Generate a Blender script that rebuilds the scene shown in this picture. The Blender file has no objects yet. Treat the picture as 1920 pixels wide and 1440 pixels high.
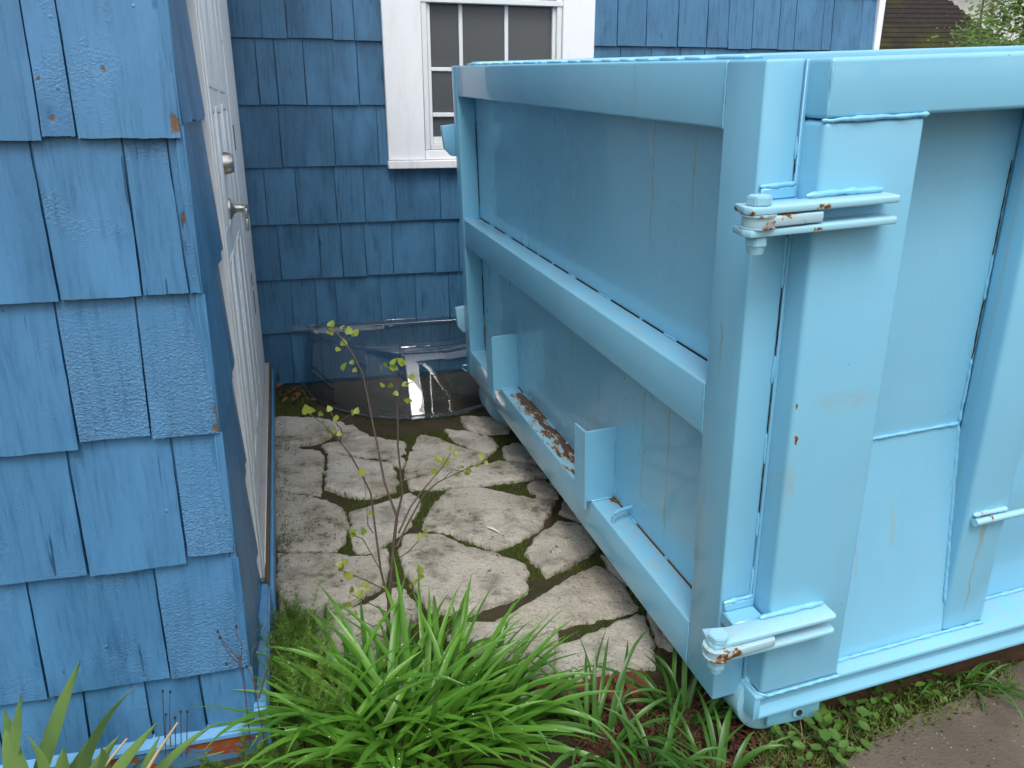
import bpy, bmesh, math, random
from mathutils import Vector, Matrix, noise as mn
random.seed(7)
R = math.radians
scn = bpy.context.scene
col = scn.collection

# ------------------------------------------------------------------ camera
CAM_H, PITCH, FPX = 1.45, R(18.8), 1490.0
cam_d = bpy.data.cameras.new('camera')
cam_d.sensor_fit = 'HORIZONTAL'; cam_d.sensor_width = 36.0
cam_d.lens = 36.0 * FPX / 1920.0
cam_d.clip_start = 0.02; cam_d.clip_end = 500
cam = bpy.data.objects.new('camera', cam_d); col.objects.link(cam)
cam.location = (0, 0, CAM_H); cam.rotation_euler = (R(90) - PITCH, 0, 0)
scn.camera = cam

# ------------------------------------------------------------------ sky, sun, exposure
SUN_EL, SUN_AZ = R(60), R(178)
w = bpy.data.worlds.new('World'); scn.world = w; w.use_nodes = True
nt = w.node_tree; nt.nodes.clear()
def wn(t): return nt.nodes.new(t)
sky = wn('ShaderNodeTexSky'); sky.sky_type = 'NISHITA'; sky.sun_disc = False
sky.sun_elevation = SUN_EL; sky.sun_rotation = SUN_AZ; sky.air_density = 1.2; sky.dust_density = 3.0
hs_ = wn('ShaderNodeHueSaturation'); hs_.inputs['Saturation'].default_value = 0.30
tc = wn('ShaderNodeTexCoord'); ns = wn('ShaderNodeTexNoise'); ns.inputs['Scale'].default_value = 2.2
ns.inputs['Detail'].default_value = 6
rp = wn('ShaderNodeMapRange'); rp.inputs[1].default_value = .35; rp.inputs[2].default_value = .68
rp.inputs[3].default_value = .72; rp.inputs[4].default_value = 1.35
mx = wn('ShaderNodeMix'); mx.data_type = 'RGBA'; mx.blend_type = 'MULTIPLY'; mx.inputs[0].default_value = 1
bg = wn('ShaderNodeBackground'); bg.inputs['Strength'].default_value = 0.15
ow = wn('ShaderNodeOutputWorld')
L_ = nt.links.new
L_(sky.outputs[0], hs_.inputs['Color']); L_(tc.outputs['Generated'], ns.inputs['Vector'])
L_(ns.outputs[0], rp.inputs[0]); L_(hs_.outputs[0], mx.inputs[6]); L_(rp.outputs[0], mx.inputs[7])
L_(mx.outputs[2], bg.inputs['Color']); L_(bg.outputs[0], ow.inputs['Surface'])
sd = bpy.data.lights.new('sun', 'SUN'); sd.energy = 0.8; sd.angle = R(25); sd.color = (1.0, .96, .9)
so = bpy.data.objects.new('sun', sd); col.objects.link(so); so.location = (0, -5, 12)
sdir = Vector((math.sin(SUN_AZ) * math.cos(SUN_EL), math.cos(SUN_AZ) * math.cos(SUN_EL), math.sin(SUN_EL)))
so.rotation_euler = sdir.to_track_quat('Z', 'Y').to_euler()
scn.view_settings.view_transform = 'Standard'; scn.view_settings.look = 'None'
scn.view_settings.exposure = 0.90; scn.view_settings.gamma = 1.0; scn.view_settings.use_curve_mapping = False
scn.cycles.max_bounces = 8; scn.cycles.transparent_max_bounces = 12; scn.cycles.caustics_reflective = False
scn.cycles.caustics_refractive = False

# ------------------------------------------------------------------ survey of the place (photogrammetry of the photograph)
cp, sp_ = math.cos(PITCH), math.sin(PITCH)
CAMP = Vector((0, 0, CAM_H))
def ray(px, py):
    u, v = (px - 960) / FPX, (py - 720) / FPX
    return Vector((u, cp - sp_ * v, -sp_ - cp * v))
def ground(px, py, z=0.0):
    r = ray(px, py); return CAMP + r * ((z - CAM_H) / r.z)
def at_depth(px, py, Y):
    r = ray(px, py); return CAMP + r * (Y / r.y)
AZ = R(90 - 75.0363)
HX = Vector((math.cos(AZ), math.sin(AZ), 0)); HY = Vector((-math.sin(AZ), math.cos(AZ), 0))
YL, YB = 1.666, 4.450                         # planes of the front wall and of the back wall
def on_wall(px, py, c):
    r = ray(px, py); t = (c - CAMP.dot(HY)) / r.dot(HY); P = CAMP + r * t
    return P.dot(HX), P.z
def Lx(px, py): return on_wall(px, py, YL)[0]
def Bx(px, py): return on_wall(px, py, YB)[0]
def house_of(P): return Vector((P.dot(HX), P.dot(HY), P.z))
def world_of(x, y, z): return HX * x + HY * y + Vector((0, 0, z))

# ------------------------------------------------------------------ helpers
def link(name, me, mat=None, parent=None, sharp=40):
    o = bpy.data.objects.new(name, me); col.objects.link(o)
    if mat is not None and len(me.materials) == 0: me.materials.append(mat)
    if parent is not None: o.parent = parent
    if sharp and len(me.polygons):
        me.polygons.foreach_set('use_smooth', [True] * len(me.polygons))
        me.set_sharp_from_angle(angle=R(sharp))
    return o
def from_bm(name, bm, mat=None, parent=None, sharp=40):
    me = bpy.data.meshes.new(name); bm.normal_update(); bm.to_mesh(me); bm.free()
    return link(name, me, mat, parent, sharp)
def from_py(name, v, f, mat=None, parent=None, sharp=40):
    me = bpy.data.meshes.new(name); me.from_pydata([tuple(p) for p in v], [], f); me.update()
    return link(name, me, mat, parent, sharp)
def tag(o, label=None, cat=None, group=None, kind=None):
    if label: o['label'] = label
    if cat: o['category'] = cat
    if group: o['group'] = group
    if kind: o['kind'] = kind
    return o
def empty(name, loc=(0, 0, 0), rz=0.0):
    o = bpy.data.objects.new(name, None); col.objects.link(o); o.empty_display_size = .1
    o.location = loc; o.rotation_euler = (0, 0, rz); return o
def bm_box(bm, lo, hi, bev=0.0, seg=2, M=None):
    r = bmesh.ops.create_cube(bm, size=1.0); vs = r['verts']
    c = [(a + b) / 2 for a, b in zip(lo, hi)]; s = [abs(b - a) for a, b in zip(lo, hi)]
    for v_ in vs: v_.co = Vector((c[0] + v_.co.x * s[0], c[1] + v_.co.y * s[1], c[2] + v_.co.z * s[2]))
    if bev:
        ed = list({e for v_ in vs for e in v_.link_edges})
        nb = bmesh.ops.bevel(bm, geom=ed, offset=bev, segments=seg, profile=.5, affect='EDGES')
        vs = list({v_ for f in nb['faces'] for v_ in f.verts} | {v_ for v_ in vs if v_.is_valid})
    if M is not None:
        for v_ in vs: v_.co = M @ v_.co
def box(name, lo, hi, mat, parent=None, bev=0.0, seg=2, M=None):
    bm = bmesh.new(); bm_box(bm, lo, hi, bev, seg, M); return from_bm(name, bm, mat, parent)
def tube(v, f, pts, rads, n=6, cap=True):
    """append a tube through pts to lists v, f"""
    base = len(v); k = len(pts)
    for i, p in enumerate(pts):
        a = pts[max(0, i - 1)]; b = pts[min(k - 1, i + 1)]
        t = (Vector(b) - Vector(a)); t = t.normalized() if t.length > 1e-9 else Vector((0, 0, 1))
        u = t.orthogonal().normalized() if abs(t.z) > .95 else t.cross(Vector((0, 0, 1))).normalized()
        q = t.cross(u)
        rr = rads[i] if isinstance(rads, (list, tuple)) else rads
        for j in range(n):
            an = 2 * math.pi * j / n
            v.append(Vector(p) + u * math.cos(an) * rr + q * math.sin(an) * rr)
    for i in range(k - 1):
        for j in range(n):
            j2 = (j + 1) % n
            f.append((base + i * n + j, base + i * n + j2, base + (i + 1) * n + j2, base + (i + 1) * n + j))
    if cap:
        f.append(tuple(base + j for j in range(n))[::-1]); f.append(tuple(base + (k - 1) * n + j for j in range(n)))
def bm_prism(bm, pts2, z0, z1, bev=0.0):
    """extruded outline (x, y) between z0 and z1"""
    a = [bm.verts.new((p[0], p[1], z0)) for p in pts2]; b = [bm.verts.new((p[0], p[1], z1)) for p in pts2]
    n = len(a); fs = [bm.faces.new(a[::-1]), bm.faces.new(b)]
    for i in range(n): fs.append(bm.faces.new((a[i], a[(i + 1) % n], b[(i + 1) % n], b[i])))
    bmesh.ops.recalc_face_normals(bm, faces=fs)
    if bev:
        ed = list({e for f in fs for e in f.edges})
        bmesh.ops.bevel(bm, geom=ed, offset=bev, segments=2, profile=.5, affect='EDGES')

# ------------------------------------------------------------------ materials
class NT:
    def __init__(s, name):
        s.m = bpy.data.materials.new(name); s.m.use_nodes = True; s.t = s.m.node_tree; s.t.nodes.clear()
        s.out = s.t.nodes.new('ShaderNodeOutputMaterial')
    def n(s, t, **kw):
        o = s.t.nodes.new(t)
        for k, v in kw.items():
            if k.startswith('i_'):
                key = k[2:]; key = int(key) if key.isdigit() else key.replace('_', ' ')
                s.set(o.inputs[key], v)
            else: setattr(o, k, v)
        return o
    def set(s, inp, v):
        if hasattr(v, 'is_output') or isinstance(v, bpy.types.NodeSocket): s.t.links.new(v, inp)
        else: inp.default_value = v
    def coord(s, kind='Object'):
        return s.n('ShaderNodeTexCoord').outputs[kind]
    def pos(s): return s.n('ShaderNodeNewGeometry').outputs['Position']
    def nrm(s): return s.n('ShaderNodeNewGeometry').outputs['Normal']
    def rnd(s): return s.n('ShaderNodeObjectInfo').outputs['Random']
    def map(s, vec, scale=(1, 1, 1), loc=(0, 0, 0)):
        o = s.n('ShaderNodeMapping'); s.set(o.inputs['Vector'], vec); o.inputs['Scale'].default_value = scale
        s.set(o.inputs['Location'], loc); return o.outputs[0]
    def noise(s, vec, scale, detail=4, rough=.55, dist=0):
        o = s.n('ShaderNodeTexNoise', i_Scale=scale, i_Detail=detail, i_Roughness=rough, i_Distortion=dist)
        s.set(o.inputs['Vector'], vec); return o.outputs[0]
    def voro(s, vec, scale, feature='F1', out='Distance'):
        o = s.n('ShaderNodeTexVoronoi', feature=feature, i_Scale=scale); s.set(o.inputs['Vector'], vec); return o.outputs[out]
    def rng(s, x, a, b, c=0., d=1., smooth=False):
        o = s.n('ShaderNodeMapRange'); s.set(o.inputs[0], x)
        for i, q in enumerate((a, b, c, d)): o.inputs[i + 1].default_value = q
        if smooth: o.interpolation_type = 'SMOOTHSTEP'
        return o.outputs[0]
    def mul(s, a, b, op='MULTIPLY'):
        o = s.n('ShaderNodeMath', operation=op); s.set(o.inputs[0], a); s.set(o.inputs[1], b); return o.outputs[0]
    def mix(s, f, a, b, blend='MIX'):
        o = s.n('ShaderNodeMix', data_type='RGBA', blend_type=blend); s.set(o.inputs[0], f)
        s.set(o.inputs[6], a if not isinstance(a, tuple) else (*a, 1)); s.set(o.inputs[7], b if not isinstance(b, tuple) else (*b, 1))
        return o.outputs[2]
    def sep(s, vec):
        o = s.n('ShaderNodeSeparateXYZ'); s.set(o.inputs[0], vec); return o.outputs
    def attr(s, name): return s.n('ShaderNodeAttribute', attribute_name=name).outputs['Fac']
    def bump(s, h, strength=.4, dist=.01, nrm=None):
        o = s.n('ShaderNodeBump', i_Strength=strength, i_Distance=dist); s.set(o.inputs['Height'], h)
        if nrm is not None: s.set(o.inputs['Normal'], nrm)
        return o.outputs[0]
    def bsdf(s, color, rough=.5, normal=None, spec=.5, metal=0., coat=0., coat_r=.1):
        o = s.n('ShaderNodeBsdfPrincipled')
        s.set(o.inputs['Base Color'], color if not isinstance(color, tuple) else (*color, 1))
        s.set(o.inputs['Roughness'], rough); s.set(o.inputs['Specular IOR Level'], spec); s.set(o.inputs['Metallic'], metal)
        if coat: s.set(o.inputs['Coat Weight'], coat); s.set(o.inputs['Coat Roughness'], coat_r)
        if normal is not None: s.set(o.inputs['Normal'], normal)
        return o.outputs[0]
    def done(s, sh): s.t.links.new(sh, s.out.inputs['Surface']); return s.m

def shingle_mat(name, base, dark, blister=0.0, streak=.6):
    t = NT(name)
    rv = t.rnd()
    off = t.n('ShaderNodeCombineXYZ'); t.set(off.inputs[0], t.mul(rv, 37.)); t.set(off.inputs[1], t.mul(rv, 11.)); t.set(off.inputs[2], t.mul(rv, 53.))
    co = t.n('ShaderNodeVectorMath', operation='ADD'); t.set(co.inputs[0], t.coord()); t.set(co.inputs[1], off.outputs[0]); c = co.outputs[0]
    grain = t.noise(t.map(c, (90, 90, 3.2)), 1, 5, .6)
    fine = t.noise(t.map(c, (260, 260, 14)), 1, 3, .6)
    drip = t.noise(t.map(c, (26, 26, 4.0)), 1, 6, .62, .6)
    blot = t.noise(c, 9, 4)
    ca = t.mix(t.rng(rv, 0, 1), tuple(x * .80 for x in base), tuple(min(1, x * y) for x, y in zip(base, (1.30, 1.16, 1.10))))
    f1 = t.mul(t.rng(drip, .5, .75, 0, streak), t.rng(blot, .35, .65))
    cb = t.mix(f1, ca, dark)
    cb = t.mix(t.rng(fine, .62, .72, 0, .32), cb, tuple(x * .45 for x in dark))
    cb = t.mix(t.rng(grain, .28, .5, .45, 0), cb, tuple(x * .6 for x in dark))
    crk = t.noise(t.map(c, (55, 55, 1.6), (5, 2, 9)), 1, 3, .5)
    cb = t.mix(t.mul(t.rng(crk, .685, .70, 0, .8), t.rng(blot, .42, .52)), cb, tuple(x * .35 for x in dark))
    pal = t.noise(t.map(c, (7, 7, 3), (1, 8, 4)), 1, 4)
    cb = t.mix(t.rng(pal, .48, .68, 0, .6), cb, tuple(min(1, x * 1.35 + .015) for x in base))
    cb = t.mix(t.rng(t.noise(c, 70, 2), .64, .74, 0, .25), cb, tuple(min(1, x * 1.5) for x in base))
    sp = t.voro(c, 17); spk = t.rng(sp, .035, .06, .6, 0)
    cb = t.mix(t.mul(spk, t.rng(t.noise(c, 5), .5, .56)), cb, (.02, .035, .06))
    chip = t.attr('chip'); cn = t.noise(t.map(c, (60, 60, 40)), 1, 4)
    ch = t.rng(t.mul(chip, t.rng(cn, .25, .75, .0, 1.), 'ADD'), 1.02, 1.08)
    wood = t.mix(t.noise(t.map(c, (200, 200, 12)), 1, 3), (.20, .115, .06), (.075, .042, .024))
    cc = t.mix(ch, cb, wood)
    h = t.mul(t.mul(grain, .55), t.mul(fine, .35), 'ADD')
    bl = t.noise(t.map(c, (1, 1, 1.3)), 150, 4, .6, .5)
    zz = t.sep(t.coord())[2]
    blf = t.mul(t.rng(zz, -.15, .09, 1.1, .12), t.rng(t.noise(c, 8), .3, .6, .4, 1.)) if blister > .5 else t.mul(t.rng(t.noise(c, 7), .52, .72), .28)
    h = t.mul(h, t.mul(t.rng(bl, .4, .7, 0, 2.2), blf), 'ADD')
    h = t.mul(h, t.mul(ch, -.9), 'ADD')
    nl = t.voro(c, 9.5); h = t.mul(h, t.rng(nl, .02, .05, .8, 0), 'ADD')
    nm = t.bump(h, .5, .005)
    return t.done(t.bsdf(cc, t.rng(ch, 0, 1, .42, .85), nm, .45))
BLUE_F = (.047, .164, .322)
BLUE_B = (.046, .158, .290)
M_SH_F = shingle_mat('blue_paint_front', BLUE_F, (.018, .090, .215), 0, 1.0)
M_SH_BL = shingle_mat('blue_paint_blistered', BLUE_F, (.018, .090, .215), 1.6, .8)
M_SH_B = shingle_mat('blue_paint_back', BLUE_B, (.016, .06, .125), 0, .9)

def plain_paint(name, base, dirt=(.3, .27, .2), amt=.35, rough=.4, peel=None, peel_t=(.62, .66), bump=.25):
    t = NT(name); c = t.pos()
    n1 = t.noise(t.map(c, (30, 30, 5)), 1, 5, .6); n2 = t.noise(c, 6, 5)
    cc = t.mix(t.mul(t.rng(n1, .5, .75), t.rng(n2, .4, .7, .1, amt)), base, dirt)
    n3 = t.noise(c, 55, 4)
    if peel is not None:
        pn = t.noise(t.map(c, (9, 9, 22)), 1, 6, .62)
        pf = t.rng(pn, *peel_t); cc = t.mix(pf, cc, t.mix(n3, peel, tuple(x * .5 for x in peel)))
        h = t.mul(t.mul(n3, .3), t.mul(pf, -1.5), 'ADD')
    else: h = t.mul(n3, t.mul(n1, .8), 'ADD')
    return t.done(t.bsdf(cc, rough, t.bump(h, bump, .005), .4))
M_WHITE = plain_paint('white_trim_paint', (.80, .82, .84), (.5, .48, .44), .35, .42, None, (0, 1), .12)
M_WHITE_W = plain_paint('white_weathered_paint', (.80, .82, .84), (.38, .35, .3), .45, .5, (.20, .15, .11), (.69, .70), .25)
M_VINYL = plain_paint('white_window_vinyl', (.70, .73, .74), (.36, .36, .34), .35, .35)
M_BLUE_TRIM = plain_paint('blue_trim_paint', (.12, .31, .55), (.06, .17, .33), .8, .4)
M_SKIRT = plain_paint('blue_peeling_paint', (.06, .175, .33), (.03, .08, .16), .8, .5, (.30, .085, .03), (.50, .508), .5)
M_LEDGE = plain_paint('blue_ledge_paint', (.11, .30, .54), (.06, .17, .33), .6, .5)
M_GREYWOOD = plain_paint('grey_worn_paint', (.42, .43, .43), (.2, .19, .17), .8, .6)

def wood_mat(name, a, b, sc=(8, 120, 120)):
    t = NT(name); c = t.pos()
    n1 = t.noise(t.map(c, sc), 1, 5); n2 = t.noise(c, 14, 4)
    cc = t.mix(n1, a, b); cc = t.mix(t.rng(n2, .55, .75, 0, .6), cc, tuple(x * .5 for x in b))
    return t.done(t.bsdf(cc, .8, t.bump(n1, .5, .004), .25))
M_BAREWOOD = wood_mat('bare_weathered_wood', (.16, .115, .075), (.075, .052, .034))
M_PLANK = wood_mat('dark_wet_plank', (.10, .052, .03), (.035, .02, .012))

def ellipse(t, c, a, b, ra, rb, axes=(0, 2)):
    q = t.sep(c); dx = t.mul(t.mul(q[axes[0]], a, 'SUBTRACT'), 1 / ra); dz = t.mul(t.mul(q[axes[1]], b, 'SUBTRACT'), 1 / rb)
    return t.rng(t.mul(t.mul(t.mul(dx, dx), t.mul(dz, dz), 'ADD'), .5, 'POWER'), 0, 1.25, 1, 0)
def steel_mat(name, base, worn=None, streaks=1.0, specks=1.0, rough=.32, coat=.28, dust=.0, drips=()):
    t = NT(name); c = t.coord()
    big = t.noise(c, 2.6, 4); st = t.noise(t.map(c, (42, 42, .9)), 1, 5, .6)
    cc = t.mix(t.rng(big, .3, .7), tuple(x * .94 for x in base), tuple(min(1, x * 1.05) for x in base))
    if name == 'light_blue_scuffed_paint':
        sm = t.mul(t.mul(ellipse(t, c, .205, .768, .075, .026), ellipse(t, c, .098, .60, .014, .07), 'MAXIMUM'), t.rng(t.noise(t.map(c, (30, 30, 60)), 1, 5, .7), .4, .65, 0, 1))
        cc = t.mix(t.mul(sm, .8), cc, (.30, .31, .26))
    cc = t.mix(t.rng(st, .56, .8, 0, .15 * streaks), cc, (.15, .31, .38))
    st2 = t.noise(t.map(c, (23, 23, .45), (3, 7, 1)), 1, 3, .5)
    cc = t.mix(t.rng(st2, .655, .69, 0, .24 * streaks), cc, (.30, .29, .16))
    v = t.voro(c, 26); vr = t.noise(c, 7, 2)
    sp = t.mul(t.rng(v, .025, .045, 1, 0), t.rng(vr, .56, .6)); cc = t.mix(t.mul(sp, specks), cc, (.035, .02, .012))
    rg = t.rng(t.noise(c, 5, 2), .3, .7, rough * .95, rough * 1.05)
    if dust:
        up = t.rng(t.sep(t.nrm())[2], .6, .9)
        dn = t.rng(t.noise(c, 22, 5, .65), .42, .72, 0, dust)
        cc = t.mix(t.mul(up, dn), cc, (.36, .36, .31)); rg = t.mul(rg, t.mul(up, .25), 'ADD')
    for (ax, p_, za, zb) in drips:
        q = t.sep(c); wob = t.mul(t.rng(t.noise(t.map(c, (1, 1, 6)), 3, 2), 0, 1, -.012, .012), p_, 'ADD')
        dd = t.mul(t.mul(q[0 if ax == 'x' else 1], wob, 'SUBTRACT'), 0, 'ADD'); dd = t.mul(dd, dd)
        mk = t.mul(t.rng(dd, .000002, .000016, 1, 0), t.mul(t.rng(q[2], za, za + .12), t.rng(q[2], zb - .004, zb, 1, 0)))
        mk = t.mul(mk, t.rng(t.noise(t.map(c, (9, 9, 9)), 1, 3), .25, .6, .15, .75))
        cc = t.mix(mk, cc, (.27, .22, .09))
    h = t.mul(t.noise(c, 3.2, 2), 1.0)
    if worn is not None:
        wm = worn(t, c); n = t.noise(t.map(c, (1, .3 if worn.__name__ == 'worn_rail' else 1, 1)), 48, 6, .7)
        edge = t.rng(t.mul(wm, n, 'ADD'), 1.0, 1.04); core = t.rng(t.mul(wm, n, 'ADD'), 1.05, 1.08)
        rust = t.mix(t.noise(c, 160, 3), (.13, .055, .02), (.035, .018, .011))
        cc = t.mix(edge, cc, (.34, .22, .10)); cc = t.mix(core, cc, rust)
        rg = t.mul(rg, t.mul(core, .5), 'ADD'); h = t.mul(h, t.mul(core, -.15), 'ADD')
    return t.done(t.bsdf(cc, rg, t.bump(h, .10, .02), .5, 0, coat, .03))
SKYB = (.185, .465, .645)
DRIPS = [('y', .56, .18, .64), ('y', .415, .13, .60), ('y', .56, .93, 1.29), ('y', .36, 1.0, 1.29), ('y', 1.50, .2, .64), ('y', 1.93, .15, .64), ('y', 1.12, .9, 1.2), ('y', .88, .25, .6)]
M_STEEL = steel_mat('light_blue_gloss_paint', SKYB, drips=[('x', .700, .06, .372), ('x', .708, .20, .372), ('y', .078, .78, .92)])
M_PANEL = steel_mat('light_blue_panel_paint', SKYB, None, 1.0, .6, .28, .45, 0, DRIPS)
M_TOP = steel_mat('light_blue_dusty_paint', SKYB, None, .5, 1.2, .35, .4, .38)
def worn_rail(t, c):
    x, y, z = t.sep(c)
    m = t.mul(t.rng(y, .80, .92), t.rng(y, 1.66, 1.70, 1, 0)); m = t.mul(m, t.rng(t.sep(t.nrm())[2], .5, .8))
    m = t.mul(m, t.rng(x, -.01, .05, .40, .62)); return m
M_RAILWORN = steel_mat('light_blue_worn_paint', SKYB, worn_rail, 1, 1.2, .3, .5, .5)
def worn_post(t, c):
    m = t.mul(ellipse(t, c, .101, .700, .011, .040), ellipse(t, c, .094, .772, .006, .030), 'MAXIMUM')
    return t.mul(m, .66)
M_POST = steel_mat('light_blue_scuffed_paint', SKYB, worn_post, .6, 1.3)
def worn_hinge(t, c):
    n = t.rng(t.noise(c, 6, 2), .45, .75, .20, .52)
    e = t.mul(ellipse(t, c, .070, 1.172, .040, .016), ellipse(t, c, .060, 1.134, .034, .012), 'MAXIMUM')
    e = t.mul(e, t.mul(ellipse(t, c, -.085, .250, .03, .04), ellipse(t, c, -.075, 1.17, .012, .02), 'MAXIMUM'), 'MAXIMUM')
    return t.mul(n, t.mul(e, .68), 'MAXIMUM')
M_HINGE = steel_mat('hinge_chipped_paint', (.27, .53, .66), worn_hinge, .3, 2, .4, .3, .5)
def worn_knuckle(t, c):
    n = t.noise(c, 9, 2); return t.rng(n, .42, .70, .28, .66)
M_KNUCKLE = steel_mat('hinge_rusty_paint', (.32, .50, .58), worn_knuckle, .3, 2, .45, .25, .3)
t = NT('rust'); n1 = t.noise(t.coord(), 90, 5)
M_RUST = t.done(t.bsdf(t.mix(n1, (.22, .10, .03), (.06, .03, .015)), .85, t.bump(n1, .5, .002), .2))
t = NT('weld_paint'); n1 = t.noise(t.coord(), 120, 3)
M_WELD = t.done(t.bsdf((.18, .47, .66), .25, t.bump(n1, .4, .003), .5, 0, .5, .1))
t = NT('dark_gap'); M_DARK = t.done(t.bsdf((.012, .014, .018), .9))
t = NT('satin_nickel'); M_NICKEL = t.done(t.bsdf((.52, .50, .46), .3, None, .5, 1.0))
t = NT('old_brass'); n1 = t.noise(t.pos(), 120, 3); M_BRASS = t.done(t.bsdf(t.mix(n1, (.20, .22, .09), (.10, .10, .05)), .5, t.bump(n1, .3, .002), .5, .3))

# stone
t = NT('pale_flagstone'); c = t.pos(); rv = t.rnd()
b1 = t.noise(c, 5, 6, .6); b2 = t.noise(c, 26, 6, .65); b3 = t.noise(c, 140, 4, .7)
cc = t.mix(t.rng(rv, 0, 1), (.56, .505, .41), (.66, .62, .545))
cc = t.mix(t.rng(b1, .47, .68, 0, .6), cc, (.30, .25, .18))
b5 = t.noise(t.map(c, (1, 1, 1), (3, 9, 0)), 4.2, 7, .68); cc = t.mix(t.rng(b5, .55, .64, 0, .50), cc, (.15, .135, .115))
cc = t.mix(t.mul(t.rng(b1, .50, .62), t.rng(b2, .48, .62, 0, .75)), cc, (.10, .088, .07))
cc = t.mix(t.rng(b3, .55, .70, 0, .55), cc, (.10, .085, .065))
b4 = t.noise(c, 62, 5, .75); cc = t.mix(t.rng(b4, .58, .66, 0, .75), cc, (.12, .10, .075))
bl_ = t.noise(t.map(c, (1, 1, 1), (7, 3, 0)), 8, 5, .65); cc = t.mix(t.rng(bl_, .54, .68, 0, .4), cc, (.23, .20, .155))
cc = t.mix(t.rng(b3, .42, .30, 0, .35), cc, (.58, .56, .52))
vv = t.voro(c, 55); cc = t.mix(t.mul(t.rng(vv, .10, .17, .8, 0), t.rng(b2, .52, .58)), cc, (.05, .045, .035))
cc = t.mix(t.mul(t.rng(t.noise(c, 3.3, 3), .52, .66, 0, .5), t.rng(rv, .5, .9)), cc, (.26, .19, .10))
h = t.mul(t.mul(b2, 1.0), t.mul(b3, .35), 'ADD'); h = t.mul(h, t.mul(b1, 1.5), 'ADD')
h = t.mul(h, t.mul(b4, .8), 'ADD')
M_STONE = t.done(t.bsdf(cc, .88, t.bump(h, 1.0, .016), .2))
# soil
t = NT('damp_soil'); c = t.pos(); b1 = t.noise(c, 7, 6); b2 = t.noise(c, 60, 6, .7); b3 = t.noise(c, 2.3, 4)
cc = t.mix(b2, (.055, .042, .026), (.13, .10, .065)); cc = t.mix(t.rng(b1, .45, .6, 0, .75), cc, (.045, .055, .018))
cc = t.mix(t.rng(b3, .6, .7, 0, .4), cc, (.085, .065, .045))
dl = t.n('ShaderNodeVectorMath', operation='DISTANCE'); t.set(dl.inputs[0], c); dl.inputs[1].default_value = (.4, 2.6, 0)
cc = t.mix(t.rng(dl.outputs['Value'], 3.4, 4.2), cc, t.mix(b1, (.06, .085, .035), (.10, .12, .06)))
M_SOIL = t.done(t.bsdf(cc, .95, t.bump(t.mul(b2, b1, 'ADD'), .9, .03), .15))
t = NT('moss'); c = t.pos(); b2 = t.noise(c, 40, 5)
M_MOSS = t.done(t.bsdf(t.mix(b2, (.05, .075, .014), (.10, .125, .03)), .95, t.bump(t.noise(c, 220, 4), 1, .02), .1))
t = NT('brown_driveway'); c = t.pos(); b1 = t.noise(c, 4, 5); b2 = t.noise(c, 190, 4, .75); v = t.voro(c, 85); v2 = t.voro(c, 85, 'F1', 'Color')
cc = t.mix(b1, (.115, .092, .068), (.20, .165, .125)); cc = t.mix(t.rng(b2, .5, .75, 0, .7), cc, (.055, .045, .036))
cc = t.mix(t.rng(t.noise(c, 3.0, 5, .6), .42, .62, 0, .7), cc, (.075, .062, .048))
cc = t.mix(t.mul(t.rng(v, .10, .22, .7, 0), t.rng(t.sep(v2)[0], .80, .86)), cc, (.45, .40, .33))
M_DRIVE = t.done(t.bsdf(cc, .88, t.bump(t.mul(b2, t.rng(v, 0, .5, .6, 0), 'ADD'), .6, .006), .3))
t = NT('red_brick'); c = t.pos(); b2 = t.noise(c, 40, 5)
M_BRICK = t.done(t.bsdf(t.mix(t.rng(b2, .4, .7), (.23, .065, .04), (.12, .05, .032)), .9, t.bump(b2, .5, .01), .15))
t = NT('mulch'); b2 = t.rnd(); c = t.pos(); n1 = t.noise(c, 55, 3)
M_MULCH = t.done(t.bsdf(t.mix(t.rng(n1, .3, .7), (.030, .014, .010), (.125, .055, .036)), .9, None, .15))
t = NT('dry_leaf_brown'); n1 = t.noise(t.pos(), 30, 3); M_DRYLEAF = t.done(t.bsdf(t.mix(n1, (.20, .085, .045), (.10, .05, .03)), .7, None, .3))
t = NT('straw'); M_STRAW = t.done(t.bsdf((.45, .36, .22), .7, None, .3))

def leaf_mat(name, a, b, trans=.28, rough=.38, vein=0):
    t = NT(name); c = t.pos(); n = t.noise(c, 9, 3); n2 = t.noise(c, 3, 2); rv = t.rnd()
    cc = t.mix(t.mul(t.rng(n, .3, .7, 0, .5), t.rng(rv, 0, 1, 0, .5), 'ADD'), a, b)
    bs = t.bsdf(cc, rough, t.bump(t.noise(c, 160, 2), .15, .002), .45)
    tr = t.n('ShaderNodeBsdfTranslucent'); t.set(tr.inputs[0], t.mix(.5, cc, tuple(min(1, x * 1.9) for x in b)))
    m = t.n('ShaderNodeMixShader', i_0=trans); t.set(m.inputs[1], bs); t.set(m.inputs[2], tr.outputs[0])
    return t.done(m.outputs[0])
M_LILY = leaf_mat('daylily_leaf', (.05, .155, .018), (.135, .315, .034), .3, .34)
M_LILY_D = leaf_mat('young_daylily_leaf', (.035, .105, .018), (.07, .185, .028), .25, .36)
M_IRIS = leaf_mat('iris_leaf', (.11, .205, .06), (.185, .30, .085), .25, .42)
M_SAPLEAF = leaf_mat('sapling_leaf', (.16, .22, .03), (.26, .31, .045), .4, .4)
M_FERN = leaf_mat('feathery_leaf', (.075, .16, .022), (.15, .26, .035), .35, .6)
M_WEED = leaf_mat('broad_weed_leaf', (.05, .125, .022), (.105, .20, .035), .28, .4)
M_GRASS = leaf_mat('joint_grass', (.065, .10, .018), (.12, .165, .03), .25, .6)
M_TREELEAF = leaf_mat('shrub_leaf', (.045, .11, .018), (.13, .22, .035), .3, .5)
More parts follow.
